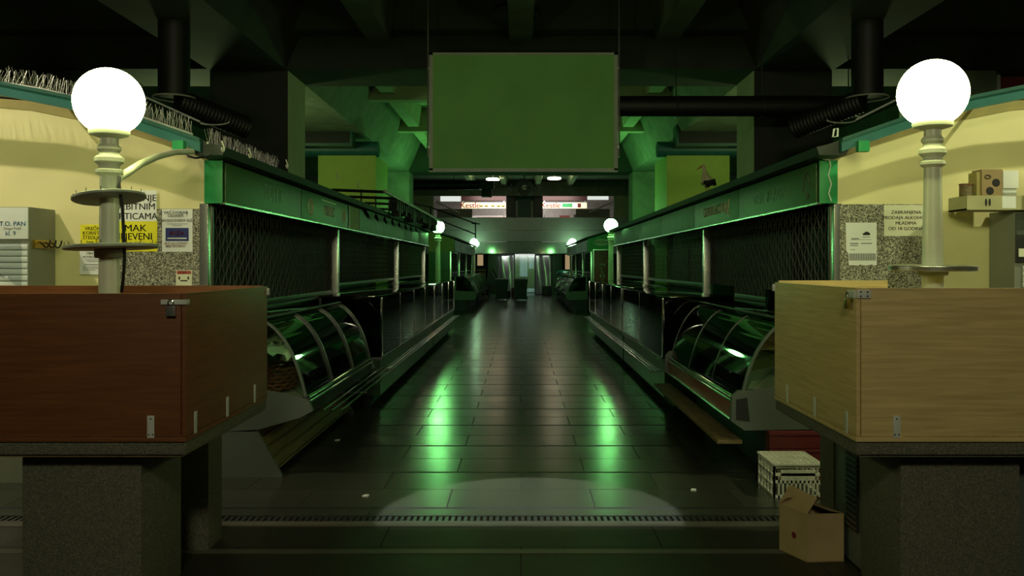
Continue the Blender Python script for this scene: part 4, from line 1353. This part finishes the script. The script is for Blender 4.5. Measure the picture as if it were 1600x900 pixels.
# the shop: shelves, lit signs, counters
shop = thing('shop_counter', 'pale service counter of the lit gallery shop, left of the lift', 'counter', (-1.9, 52, 2.75))
MB().box(-3.2, -0.9, 51.6, 52.3, 2.75, 4.55).build('front', 'shop_white', shop)
MB().box(-2.6, -0.9, 51.55, 51.6, 4.25, 4.45).build('glass_strip', 'maroon', shop)
shop2 = thing('shop_counter', 'pale service counter of the lit gallery shop, right of the lift', 'counter', (2.4, 52, 2.75))
MB().box(0.95, 3.6, 51.6, 52.3, 2.75, 4.30).build('front', 'shop_white', shop2)
MB().box(2.3, 2.9, 51.5, 51.6, 4.0, 4.55).build('brown_door', 'maroon', shop2)
MB().box(3.15, 3.65, 51.45, 51.55, 4.1, 4.6).build('screen', 'black', shop2)
for c0, c1, wd, parts_ in ((721, 790, 'left', (('Kestle', 732),)), (848, 917, 'right', (('Kestle', 858),))):
    a, b_ = at(c0, 325.5, 51), at(c1, 316.5, 51)
    t = thing('lit_sign', 'backlit shop sign strip with red lettering %s of the lift' % wd, 'sign', ((a.x + b_.x) / 2, 51, a.z), 'backlit shop signs in the gallery')
    MB().box(a.x, b_.x, 51.0, 51.1, a.z, b_.z).build('face', 'lit_sign', t)
    for tx, px in parts_:
        p = at(px, 321, 51)
        MB().text(tx, 0.46, (p.x + 0.1, 50.99, p.z), 'front', 0.02, ext=0.003).build('lettering', 'ink_red', t)
    m = MB()
    if wd == 'left':
        for px in (752, 760, 770, 779, 786):
            p = at(px, 321.5, 51)
            m.sphere((p.x, 50.99, p.z), 0.09, 10, 6, (1.4, 0.1, 0.9))
        m.build('pictures', 'brass', t)
    else:
        p = at(885, 321, 51)
        m.box(p.x - 0.25, p.x + 0.35, 50.985, 50.995, p.z - 0.1, p.z + 0.12)
        m.build('picture', 'green', t)
        p = at(905, 321, 51)
        MB().box(p.x - 0.1, p.x + 0.1, 50.985, 50.995, p.z - 0.12, p.z + 0.12).build('picture', 'maroon', t)
    c = MB().box(a.x, b_.x, 51.0, 51.3, b_.z + 0.12, b_.z + 0.55).build('canopy', 'canopy', t)
    for xx in (a.x + 0.1, b_.x - 0.1):
        MB().box(xx - 0.03, xx + 0.03, 51.12, 51.2, 2.751, b_.z + 0.5).build('post', 'steel', t)
# lift shaft in the middle
t = thing('lift_shaft', 'dark framed glass lift shaft in the middle of the gallery', 'lift', (0.2, 47.8, 2.75))
for px0, px1 in ((791, 805), (834, 848)):
    a, b_ = at(px0, 342, 47.4), at(px1, 302, 47.4)
    MB().box(a.x, b_.x, 47.3, 48.2, 2.75, b_.z, 0.01).build('frame_post', 'black', t)
a, b_ = at(805, 340, 47.4), at(834, 304, 47.4)
MB().box(a.x, b_.x, 48.0, 48.05, 2.75, b_.z).build('glass_door', 'teal_dark', t)
MB().box(a.x, b_.x, 47.4, 47.6, b_.z - 0.05, b_.z + 0.10).build('frame_head', 'black', t)
MB().box(a.x + 0.02, a.x + 0.14, 47.95, 47.99, 2.8, b_.z - 0.3).box(b_.x - 0.14, b_.x - 0.02, 47.95, 47.99, 2.8, b_.z - 0.3).build('glass_strip', 'shop_white', t)
add_light('gallery_shop_lamp', 'AREA', (0.2, 50.0, 5.8), (1.0, 0.90, 0.82), 260, 6.0, (0.2, 52.5, 3.6), sy=1.0)
add_light('door_fill', 'AREA', (0.1, 44.9, 2.13), (1.0, 1.0, 0.95), 12, 2.4, (0.1, 46.0, 0.4), sy=0.2)  # added fill that brightens the far doors, no fixture seen there
# clock on a crossbar
t = thing('clock', 'round dark clock hanging on a crossbar before the gallery', 'clock', (0.19, 43.0, 5.0))
p = at(819.5, 293, 43.0)
Rt = Matrix.Translation(p) @ Matrix.Rotation(PI / 2, 4, 'X')
M['clock_face'] = plain('dull clock face', (0.16, 0.20, 0.13), 0.5)
MB().lathe([(0.41, -0.09), (0.43, -0.07), (0.43, 0.07), (0.41, 0.09), (0.37, 0.09)], (0, 0, 0), 40, Rt).build('case', 'black', t)
MB().lathe([(0.37, 0.086), (0.0, 0.092)], (0, 0, 0), 40, Rt).build('face', 'clock_face', t)
m = MB()
for k in range(12):
    a_ = k * PI / 6
    m.box(p.x + 0.31 * math.cos(a_) - 0.018, p.x + 0.31 * math.cos(a_) + 0.018, p.y - 0.105, p.y - 0.095, p.z + 0.31 * math.sin(a_) - 0.018, p.z + 0.31 * math.sin(a_) + 0.018)
m.build('hour_marks', 'black', t)
MB().tube([(p.x - 0.03, p.y - 0.11, p.z), (p.x + 0.27, p.y - 0.11, p.z - 0.01)], 0.016, 6).build('hand', 'black', t)
MB().tube([(p.x, p.y - 0.11, p.z), (p.x + 0.17, p.y - 0.11, p.z - 0.005)], 0.02, 6).build('hand', 'black', t)
cb_ = MB().box(p.x - 0.82, p.x + 0.82, p.y - 0.03, p.y + 0.03, p.z - 0.03, p.z + 0.03)
for dx in (-0.65, 0.65):
    cb_.box(p.x + dx - 0.03, p.x + dx + 0.03, p.y - 0.03, p.y + 0.03, p.z - 0.25, p.z + 0.18)
cb_.build('crossbar', 'black', t)
MB().tube([(p.x, p.y, p.z + 0.42), (p.x, p.y, 6.12)], 0.03, 8).build('hanger', 'black', t)
# ceiling lamps near the far end
for px, py, wd in ((770, 281, 'left'), (866, 279.5, 'right')):
    p = at(px, py, 42)
    t = thing('ceiling_lamp', 'bright oval ceiling lamp %s of the hanging clock' % wd, 'lamp', (p.x, 42, p.z), 'bright lamps by the clock')
    MB().lathe([(0.30, 0), (0.33, 0.03), (0.33, 0.06), (0.29, 0.09), (0.0, 0.09)], (p.x, 42, p.z - 0.02), 28).build('diffuser', 'lamp_disc', t)
    MB().tube([(p.x, 42, p.z + 0.07), (p.x, 42, 6.12)], 0.025, 8).build('hanger', 'gun', t)

# wall under the gallery with the doors
YD = 46.2
m = MB()
struct(m.box(-9, -3.0, YD, YD + 0.15, 0, 2.55).box(2.75 + 0.35, 9, YD, YD + 0.15, 0, 2.55).box(-3.0, 3.1, YD, YD + 0.15, 2.28, 2.55).build('wall_far', 'concrete_dark'), 'dark wall under the gallery', 'wall')
for px0, px1, nm in ((763, 777, 'left'), (863, 878, 'right')):
    a, b_ = at(px0, 462, YD), at(px1, 398, YD)
    struct(MB().box(a.x, b_.x, YD - 0.3, YD, 0, 2.5).build('column', 'green_dark'), 'dark green painted pier %s of the far doors' % nm, 'column')
a, b_ = at(777, 463, YD), at(803.5, 399, YD)


def wavy_leaf(x0, x1, nm, lab, phase):
    b = MB()
    n, mz = 12, 14
    V = []
    for i in range(n + 1):
        row = []
        for j in range(mz + 1):
            u, v = i / n, j / mz
            row.append(b.bm.verts.new((x0 + (x1 - x0) * u, YD - 0.05 + 0.03 * math.sin(u * 9 + phase + v * 2.2) + 0.012 * math.sin(v * 7 + u * 3 + phase), 0.02 + 2.2 * v)))
        V.append(row)
    for i in range(n):
        for j in range(mz):
            b.bm.faces.new((V[i][j], V[i + 1][j], V[i + 1][j + 1], V[i][j + 1]))
    o = b.build(nm, 'steel_soft')
    md = o.modifiers.new('thickness', 'SOLIDIFY')
    md.thickness = 0.02
    return struct(o, lab, 'door')


M['steel_soft'] = plain('rippled steel door', (0.50, 0.54, 0.50), 0.22, 0.85, 0.1)
wavy_leaf(a.x, b_.x, 'door_1', 'rippled shiny steel door leaf left of the bright doorway', 0.0)
a, b_ = at(836.5, 463, YD), at(862, 399, YD)
wavy_leaf(a.x, b_.x, 'door_2', 'rippled shiny steel door leaf right of the bright doorway', 1.4)
a, b_ = at(804, 463, YD), at(836, 399, YD)
t = MB()
for k in range(5):
    x = a.x + 0.02 + k * (b_.x - a.x - 0.04) / 5
    t.box(x, x + (b_.x - a.x) / 5 - 0.01, YD - 0.03 + 0.012 * (k % 2), YD - 0.02 + 0.012 * (k % 2), 0.03, 2.26)
struct(t.build('door_3', 'pvc'), 'hazy plastic strip curtain in the bright doorway', 'door')
m = MB()
struct(MB().box(a.x - 0.1, b_.x + 0.1, 49.8, 49.9, 0.02, 2.3).build('wall_porch', 'concrete_dark'), 'dark porch wall behind the strip curtain', 'wall')
p0, p1 = at(812, 432, 49.7), at(824, 401, 49.7)
wd_ = MB().box(p0.x, p1.x, 49.74, 49.8, p0.z, p1.z)
p2, p3 = at(826, 420, 49.7), at(834, 400, 49.7)
wd_.box(p2.x, p3.x, 49.74, 49.8, p2.z, p3.z)
p4, p5 = at(823, 461, 49.7), at(835, 456, 49.7)
wd_.box(p4.x, p5.x, 49.74, 49.8, 0.05, 0.25)
struct(wd_.build('window_3', 'lit_door'), 'pale blue daylight seen through the far doorway', 'window')
struct(MB().box(-9, 9, 47, 50, -0.12, 0).build('floor_porch', 'floor'), 'floor of the porch beyond the doors', 'floor')
a, b_ = at(883, 421, YD), at(894, 398, YD)
struct(MB().box(a.x, b_.x, YD - 0.02, YD - 0.003, a.z, b_.z).build('window_4', 'lit_tan'), 'tan lit opening right of the far doors', 'window')
a, b_ = at(746, 415, YD), at(755, 398, YD)
struct(MB().box(a.x, b_.x, YD - 0.02, YD - 0.003, a.z, b_.z).build('window_5', 'lit_tan'), 'small lit opening left of the far doors', 'window')


# wheelie bins
def wheelie_bin(x, y, label, mat='black', sc=1.0):
    t = thing('wheelie_bin', label, 'bin', (x, y, 0), 'bins near the far doors')
    b = MB()
    V0 = [(x - 0.24, y - 0.26, 0.06), (x + 0.24, y - 0.26, 0.06), (x + 0.24, y + 0.26, 0.06), (x - 0.24, y + 0.26, 0.06)]
    V1 = [(x - 0.30, y - 0.34, 0.92), (x + 0.30, y - 0.34, 0.92), (x + 0.30, y + 0.34, 0.92), (x - 0.30, y + 0.34, 0.92)]
    A = [b.bm.verts.new(v) for v in V0]
    B = [b.bm.verts.new(v) for v in V1]
    b.bm.faces.new(A); b.bm.faces.new(B)
    for i in range(4):
        b.bm.faces.new((A[i], A[(i + 1) % 4], B[(i + 1) % 4], B[i]))
    b.box(x - 0.32, x + 0.32, y - 0.36, y + 0.36, 0.88, 0.93, 0.01)
    b.build('body', mat, t)
    MB().prism([(y - 0.37, 0.932), (y + 0.36, 0.932), (y + 0.36, 0.975), (y + 0.1, 1.0), (y - 0.37, 0.96)], 'x', x - 0.31, x + 0.31, 0.008).build('lid', mat, t)
    MB().tube([(x - 0.25, y + 0.40, 0.95), (x + 0.25, y + 0.40, 0.95)], 0.016, 8).build('handle', mat, t)
    for dx in (-0.27, 0.27):
        MB().lathe([(0.1, -0.025), (0.1, 0.025)], (0, 0, 0), 20, Matrix.Translation((x + dx, y + 0.24, 0.1)) @ Matrix.Rotation(PI / 2, 4, 'Y')).build('wheel', 'black', t)
    return t


wheelie_bin(at(784, 0, 39.2).x, 39.2, 'left black wheelie bin before the rippled steel door')
wheelie_bin(at(814, 0, 38.9).x, 38.9, 'black wheelie bin before the bright doorway')
bn = wheelie_bin(2.12, 43.2, 'dark bin with a teal bag at the end of the right far stalls')
b = MB()
rnd = random.Random(5)
b.sphere((2.12, 43.2, 1.18), 0.33, 18, 12, (1.05, 1.05, 0.42))
for v in b.bm.verts:
    v.co += Vector((rnd.uniform(-.03, .03), rnd.uniform(-.03, .03), rnd.uniform(-.03, .03)))
tag(b.build('rubbish_bag', 'teal_bag'), 'crumpled teal rubbish bag lying on the right dark bin', 'bag')
# stack of crates, leaning cart, small boxes
for k in range(5):
    x, y = at(752, 0, 43.4).x, 43.4
    z = k * 0.28
    m = MB().box(x - 0.2, x + 0.2, y - 0.3, y + 0.3, z + 0.001, z + 0.02)
    for (u0, u1, v0, v1) in ((-0.2, 0.2, -0.3, -0.285), (-0.2, 0.2, 0.285, 0.3), (-0.2, -0.185, -0.285, 0.285), (0.185, 0.2, -0.285, 0.285)):
        m.box(x + u0, x + u1, y + v0, y + v1, z + 0.02, z + 0.10)
        m.box(x + u0, x + u1, y + v0, y + v1, z + 0.16, z + 0.275)
    tag(m.build('fruit_crate', 'wood_raw'), 'slatted crate in the tall stack left of the bins, %s from the bottom' % ('first', 'second', 'third', 'fourth', 'fifth')[k], 'crate', 'crates stacked left of the bins')
t = thing('hand_truck', 'grey green hand truck with rounded plate leaning left of the bins', 'cart', (at(768, 0, 42.5).x, 42.5, 0))
x = at(769, 0, 42.5).x
MB().prism([(x - 0.26, 0.25), (x + 0.14, 0.25), (x + 0.22, 0.6), (x + 0.12, 1.05), (x - 0.05, 1.30), (x - 0.2, 1.28), (x - 0.28, 0.8)], 'y', 42.5, 42.54, 0.01).build('plate', 'case_grey', t)
MB().tube([(x + 0.02, 42.6, 1.40), (x + 0.18, 42.6, 1.1), (x + 0.28, 42.6, 0.7), (x + 0.26, 42.6, 0.15)], 0.035, 8).build('handle', 'black', t)
for dx in (-0.18, 0.2):
    MB().lathe([(0.13, -0.03), (0.13, 0.03)], (0, 0, 0), 20, Matrix.Translation((x + dx, 42.6, 0.13)) @ Matrix.Rotation(PI / 2, 4, 'Y')).build('wheel', 'black', t)
MB().box(x - 0.2, x + 0.24, 42.54, 42.6, 0.2, 0.3).build('frame', 'black', t)
x = at(855, 0, 44.5).x
tag(MB().box(x - 0.25, x + 0.2, 44.4, 44.8, 0.001, 0.52, 0.01).build('waste_box', 'black'), 'small dark box on the floor before the right steel door', 'box')
x = at(799, 0, 42).x
for k, (dx, h, mt_) in enumerate(((-0.16, 0.34, 'wood_raw'), (0.12, 0.5, 'cardboard'))):
    tag(MB().box(x + dx - 0.12, x + dx + 0.12, 42, 42.3, 0.001, h, 0.006).build('cardboard_box', mt_), '%s box standing between the two wheelie bins' % ('low raw wooden', 'taller brown cardboard')[k], 'box')

# ------------------------------------------------------------------ hanging screen
t = thing('hanging_screen', 'blank green lit projection screen hanging above the aisle', 'screen', (0.03, 12.0 - 0.9, 2.9))
DS = 11.0
a, b_ = at(672, 266, DS), at(964, 82, DS)
MB().box(a.x + 0.02, b_.x - 0.02, DS + 0.01, DS + 0.03, a.z + 0.02, b_.z - 0.02).build('cloth', 'screen', t)
fr = MB()
fr.box(a.x - 0.012, a.x + 0.035, DS, DS + 0.05, a.z, b_.z).box(b_.x - 0.035, b_.x + 0.012, DS, DS + 0.05, a.z, b_.z)
fr.box(a.x - 0.012, b_.x + 0.012, DS, DS + 0.05, b_.z - 0.03, b_.z).box(a.x - 0.012, b_.x + 0.012, DS, DS + 0.05, a.z - 0.02, a.z + 0.025)
fr.build('frame', 'lamp_grey', t)
for x, d in ((a.x - 0.03, -1), (b_.x + 0.03, 1)):
    MB().tube([(x, DS + 0.02, a.z + 0.17), (x, DS + 0.02, 5.2), (x, DS + 0.02, 5.43)], [0.011, 0.011, 0.04], 8).build('rod', 'steel', t)
    for z in (a.z + 0.3, b_.z - 0.2):
        MB().box(min(x, x - d * 0.03), max(x, x - d * 0.03), DS + 0.012, DS + 0.03, z - 0.01, z + 0.01).build('rod_clip', 'steel', t)

# round ceiling fan cage above the aisle
t = thing('ceiling_vent', 'round dark ceiling diffuser above the hanging screen', 'ceiling vent', (-0.05, 10.6, 4.6))
MB().lathe([(0.30, 0.0), (0.32, 0.03), (0.30, 0.06), (0.12, 0.16), (0.12, 0.40)], (-0.07, 10.5, 4.63), 36).build('drum', 'pipe_black', t)
m = MB()
for k in range(4):
    rr = 0.08 + 0.065 * k
    m.tube([(-0.07 + rr * math.cos(q), 10.5, 0) if False else (-0.07 + rr * math.cos(q), 10.5 + rr * math.sin(q), 4.625) for q in [i * PI / 12 for i in range(24)]], 0.007, 5, True)
m.build('ring', 'gun', t)

# ------------------------------------------------------------------ ducts
t = thing('black_duct', 'long thick black duct crossing in front of the right column', 'duct', (2.4, 11.4, 3.55))
p0, p1 = at(960, 166, 11.4), at(1345, 166, 11.4)
MB().tube([p0, p1], 0.135, 20).build('pipe', 'pipe_black', t)
for f_ in (0.25, 0.6, 0.95):
    q = p0.lerp(p1, f_)
    MB().tube([(q.x + 0.145 * 0, 11.4 + 0.14 * math.cos(a), q.z + 0.14 * math.sin(a)) for a in [i * PI / 10 for i in range(20)]], 0.008, 5, True).build('band', 'gun', t)
    MB().tube([(q.x, 11.4, q.z + 0.13), (q.x, 11.4, 5.43)], 0.008, 6).build('hanger', 'gun', t)
t = thing('black_duct', 'black duct with a downturned end left of the hanging clock', 'duct', (-3, 36.5, 4.7))
p0, p1 = at(560, 290, 36.5), at(762, 289, 36.5)
MB().tube([p0, p1], 0.20, 16).build('pipe', 'pipe_black', t)
a, b_ = at(749, 308, 36.5), at(772, 283, 36.5)
MB().box(a.x, b_.x, 36.2, 36.8, at(0, 296, 36.5).z, b_.z, 0.02).box(a.x + 0.1, b_.x - 0.1, 36.25, 36.75, a.z, at(0, 296, 36.5).z, 0.02).build('end_box', 'pipe_black', t)
MB().tube([(at(710, 0, 36.5).x, 36.5, 4.95), (at(710, 0, 36.5).x, 36.5, 6.12)], 0.02, 6).build('hanger', 'gun', t)
# vertical round ducts with ring collars and lamp tubes either side
for s, wd in ((-1, 'left'), (1, 'right')):
    cx = at(272 if s < 0 else 1355, 0, 9.6).x
    zr = at(0, 153, 9.6).z
    t = thing('round_duct', 'dark vertical duct with a pale ring collar above the %s kiosk roof' % wd, 'duct', (cx, 9.6, 2.9), 'round ducts above the kiosk roofs')
    MB().lathe([(0.17, 0), (0.17, 4.285 - zr)], (cx, 9.6, zr), 24).build('pipe', 'pipe_black', t)
    MB().tube([(cx + 0.225 * math.cos(a), 9.6 + 0.225 * math.sin(a), zr) for a in [i * PI / 16 for i in range(32)]], 0.010, 6, True).build('collar', 'wire', t)
    q = MB()
    e0 = Vector((cx - s * 0.05, 9.6, zr - 0.03)); e1 = Vector((cx - s * 0.62, 9.9, zr - 0.20)); e2 = Vector((cx - s * 0.62, 10.2, zr - 0.24))
    q.tube([e0 + (e2 - e0) * (k / 40) for k in range(41)], [0.125 + 0.008 * (k % 2) for k in range(41)], 18)
    q.build('flexible_hose', 'pipe_black', t)
    r0, r1 = (at(228, 152, 9.3), at(312, 190, 9.3)) if s < 0 else (at(1400, 156, 9.3), at(1338, 187, 9.3))
    MB().tube([r0, r1], 0.011, 8).build('edge_strip', 'cab_white', t)
    MB().tube([r1 + Vector((-s * 0.0 + s * 0.16 * (math.cos(a) - 1) * -1 * (-1), 0, 0.035 * math.sin(a))) for a in [PI + i * PI / 8 for i in range(9)]], 0.008, 6).build('hoop', 'wire', t)
# upper service blocks with teal ducts, seen between the columns
for s, wd in ((-1, 'left'), (1, 'right')):
    c0, c1 = (at(497, 0, 18).x, at(587, 0, 18).x) if s < 0 else (at(1140, 0, 18).x, at(1042, 0, 18).x)
    struct(MB().box(c0, c1, 18, 19.6, 0, at(0, 243, 18).z).build('wall_service_' + wd, 'service'), 'pale green service wall above the %s kiosk roof' % wd, 'wall')
    t = thing('teal_duct', 'teal painted duct with a dark grille end above the %s service wall' % wd, 'duct', ((c0 + c1) / 2, 18, at(0, 243, 18).z), 'teal ducts between the columns')
    d0, d1 = (at(455, 0, 17.8).x, at(588, 0, 17.8).x) if s < 0 else (at(1170, 0, 17.8).x, at(1030, 0, 17.8).x)
    zc = at(0, 232, 17.8).z
    MB().tube([(d0, 18.1, zc + 0.02), (d1, 18.1, zc + 0.02)], 0.165, 20).build('pipe', 'teal', t)
    g0, g1 = (at(455, 0, 17.5).x, at(550, 0, 17.5).x) if s < 0 else (at(1170, 0, 17.5).x, at(1057, 0, 17.5).x)
    z0, z1 = at(0, 228, 17.5).z, at(0, 195, 17.5).z
    MB().box(g0, g1, 17.5, 17.9, z0, z1, 0.01).build('grille_box', 'teal_dark', t)
    MB().box(g0 - s * 0.02 if s < 0 else g0, g1 + s * 0.06, 17.48, 17.4995, z0 + 0.06, z1 - 0.03).build('grille', 'dark', t)
    MB().tube([((g0 + g1) / 2, 17.7, z1), ((g0 + g1) / 2, 17.7, 5.43)], 0.012, 6).build('hanger', 'gun', t)
# pale ornament on the ceiling of the left bay
t = thing('ceiling_ornament', 'yellowish petal shaped ornament hanging in the left ceiling bay', 'ornament', (at(487, 172, 15.5).x, 15.5, at(0, 178, 15.5).z))
p = at(487, 173, 15.5)
for k in range(6):
    a_ = k * PI / 3
    MB().sphere((p.x + 0.11 * math.cos(a_), p.y + 0.11 * math.sin(a_), p.z + 0.02), 0.09, 12, 8, (1, 1, 0.25)).build('petal', 'stork_white', t)
MB().sphere(p, 0.06, 12, 8).build('heart', 'brass', t)
MB().tube([p, (p.x, p.y, 5.43)], 0.008, 6).build('hanger', 'gun', t)

# stork figure on the right roof
DD = 11.0
X = 2.33
t = thing('stork_figure', 'small pale stork figure with dark wings on the right kiosk roof', 'figurine', (X, DD, 2.50))
m = MB()
m.tube([at(1106, 291, DD) , at(1105, 283, DD), at(1102, 276, DD), at(1100.5, 268, DD), at(1100, 262, DD), at(1098.5, 258.5, DD), at(1096.5, 259, DD)],
       [0.05, 0.075, 0.055, 0.026, 0.020, 0.026, 0.012], 12)
m.build('body', 'stork_white', t)
MB().tube([at(1097, 259.5, DD), at(1092, 263, DD), at(1088, 266, DD)], [0.013, 0.009, 0.002], 8).build('beak', 'beak', t)
m = MB()
for sy in (-1, 1):
    m.tube([at(1098, 285, DD) + Vector((0, sy * 0.05, 0)), at(1105, 288, DD) + Vector((0, sy * 0.07, 0)), at(1114, 284, DD) + Vector((0, sy * 0.06, 0)), at(1118, 290, DD) + Vector((0, sy * 0.04, 0))], [0.02, 0.045, 0.035, 0.006], 10)
m.build('wing', 'dark', t)
m = MB()
for dx in (-0.015, 0.02):
    q = at(1105, 289, DD)
    m.tube([(q.x + dx, DD, q.z), (q.x + dx, DD, 2.47)], 0.006, 6)
m.build('legs', 'beak', t)

# ------------------------------------------------------------------ awning frame on the left kiosk and roof railing
t = MB().box(-1.99, -1.95, 12.5, 21.3, 2.645, 2.69, 0.004).build('awning_rail', 'lamp_grey', kL)
for k, y in enumerate((12.55, 13.8, 15.2, 16.8, 18.6, 20.6)):
    a_ = MB().tube([(-2.75, y, 2.69), (-1.98, y, 2.66)], 0.022, 8).build('arm', 'dark', t)
    MB().tube([(-2.32, y, 2.48), (-2.32, y, 2.70)], 0.012, 6).build('stay', 'dark', t)
m = MB()
rnd = random.Random(11)
for k in range(26):
    y = 14.2 + k * 0.27
    h = rnd.uniform(0.08, 0.24)
    MB().box(-2.13 - 0.04, -2.03, y, y + rnd.uniform(0.07, 0.18), 2.645 - h, 2.672, 0.01).build('hanging_cloth', 'dark', t)
for k in range(8):
    y = 12.6 + k * 0.85
    tagm = MB().prism([(y, 2.40), (y + 0.8, 2.40), (y + 0.55, 2.29), (y + 0.25, 2.33)], 'x', -2.255, -2.262).build('valance_flap', 'dark', t)
t = thing('roof_railing', 'thin dark railing sloping down on the far left kiosk roof', 'railing', (at(743, 0, 38).x, 38, 2.6))
for pts in ((at(640, 316, 34), at(673, 324, 36), at(745, 350, 38)), (at(660, 337, 34), at(690, 345, 36), at(743, 366, 38)), ):
    MB().tube(pts, 0.028, 6).build('rail', 'dark', t)
MB().tube([at(743, 347, 38), at(743, 373, 38)], 0.03, 6).build('post', 'dark', t)
MB().tube([at(673, 322, 36), at(673, 372, 36)], 0.03, 6).build('post', 'dark', t)
MB().tube([at(737, 349, 38), at(750, 350, 38)], 0.03, 6).build('top_cap', 'dark', t)

# ------------------------------------------------------------------ things on the floor by the right table
# white plastic crate, upside down
t = thing('plastic_crate', 'off white slotted plastic crate standing on the floor by the right case', 'crate', (1.9, 6.2, 0))
x0, x1, y0, y1, h = 1.735, 2.07, 5.93, 6.33, 0.235
m = MB()
for i in range(9):
    x = x0 + i * (x1 - x0) / 8
    m.box(x - 0.006, x + 0.006, y0, y1, h - 0.012, h)
for j in range(9):
    y = y0 + j * (y1 - y0) / 8
    m.box(x0, x1, y - 0.006, y + 0.006, h - 0.012, h)
m.tube([((x0 + x1) / 2 + 0.09 * math.cos(a), (y0 + y1) / 2 + 0.09 * math.sin(a), h - 0.006) for a in [i * PI / 10 for i in range(20)]], 0.007, 5, True)
m.build('crate_bottom', 'crate', t)
m = MB()
for ya in (y0, y1 - 0.012):
    for z in (0.0, 0.10, 0.15, h - 0.03):
        m.box(x0, x1, ya, ya + 0.012, z + 0.001, z + 0.02)
    m.box(x0 + 0.05, x1 - 0.05, ya, ya + 0.012, 0.12, 0.19)
    for i in range(12):
        x = x0 + i * (x1 - x0 - 0.012) / 11
        m.box(x, x + 0.012, ya, ya + 0.012, 0.001, 0.12 if 0 < i < 11 else h)
for xa in (x0, x1 - 0.012):
    for z in (0.0, 0.07, 0.14, h - 0.03):
        m.box(xa, xa + 0.012, y0, y1, z + 0.001, z + 0.018)
    for j in range(6):
        y = y0 + j * (y1 - y0 - 0.016) / 5
        m.box(xa, xa + 0.012, y, y + 0.016, 0.001, h)
m.build('crate_sides', 'crate', t)
# open cardboard box
t = thing('cardboard_box', 'open brown cardboard box on the floor against the right stone table', 'box', (1.56, 4.75, 0))
A_, B_ = Vector((1.535, 4.64, 0)), Vector((1.74, 4.655, 0))
back = Vector((-0.085, 0.21, 0))
C_, D_ = B_ + back, A_ + back
HB = 0.262


def card_panel(p, q, z0, z1, lean=(0, 0, 0), slope=0.0):
    """upright sheet of card from p to q; lean moves the top edge, slope lifts its second end"""
    n = (q - p).cross(Vector((0, 0, 1))).normalized() * 0.004
    l_ = Vector(lean)
    b = MB()
    co = [p + Vector((0, 0, z0)), q + Vector((0, 0, z0)), q + Vector((0, 0, z1 + slope)) + l_, p + Vector((0, 0, z1)) + l_]
    f1 = [b.bm.verts.new(c) for c in co]
    f2 = [b.bm.verts.new(c + n) for c in co]
    b.bm.faces.new(f1)
    b.bm.faces.new(f2[::-1])
    for i in range(4):
        b.bm.faces.new((f1[i], f2[i], f2[(i + 1) % 4], f1[(i + 1) % 4]))
    return b


walls = card_panel(B_, A_, 0.001, HB)
for p, q in ((A_, D_), (D_, C_), (C_, B_)):
    o_ = card_panel(p, q, 0.001, HB)
    me_ = bpy.data.meshes.new('tmp')
    o_.bm.to_mesh(me_)
    walls.bm.from_mesh(me_)
    bpy.data.meshes.remove(me_)
walls.prism([(v.x, v.y) for v in (A_, B_, C_, D_)], 'z', 0.001, 0.006)
walls.build('box_body', 'cardboard', t)
card_panel(A_, D_, HB, HB + 0.085, (0.055, 0.0, 0), 0.02).build('flap', 'cardboard', t)
card_panel(D_, C_, HB, HB + 0.05, (0.02, -0.07, 0)).build('flap', 'cardboard', t)
card_panel(C_, B_, HB, HB + 0.012, (-0.07, 0.0, 0)).build('flap', 'cardboard', t)
m = MB()
mt = Matrix.Translation((A_ + back * 0.45) + Vector((-0.0008, -0.0006, 0.12))) @ Matrix.Rotation(math.radians(22), 4, 'Z') @ Matrix.Rotation(-PI / 2, 4, 'Y')
m.lathe([(0.018, 0), (0.018, 0.0012)], (0, 0, 0), 18, mt)
m.build('printed_mark', 'maroon', t)
# litter on the floor
for k, (px, py, lab) in enumerate(((1083, 766, 'tiny scrap of white paper on the aisle floor near the drain, right side'), (571, 775, 'tiny pale scrap on the floor near the drain, left side'), (527, 688, 'tiny pale scrap on the floor below the left deli case'))):
    d = 2160.0 / (py - 414)
    x = at(px, 0, d).x
    b = MB().prism([(x - 0.02, d - 0.015), (x + 0.018, d - 0.02), (x + 0.024, d + 0.018), (x - 0.006, d + 0.024)], 'z', 0.001, 0.007)
    tag(b.build('paper_scrap', 'paper'), lab, 'litter')
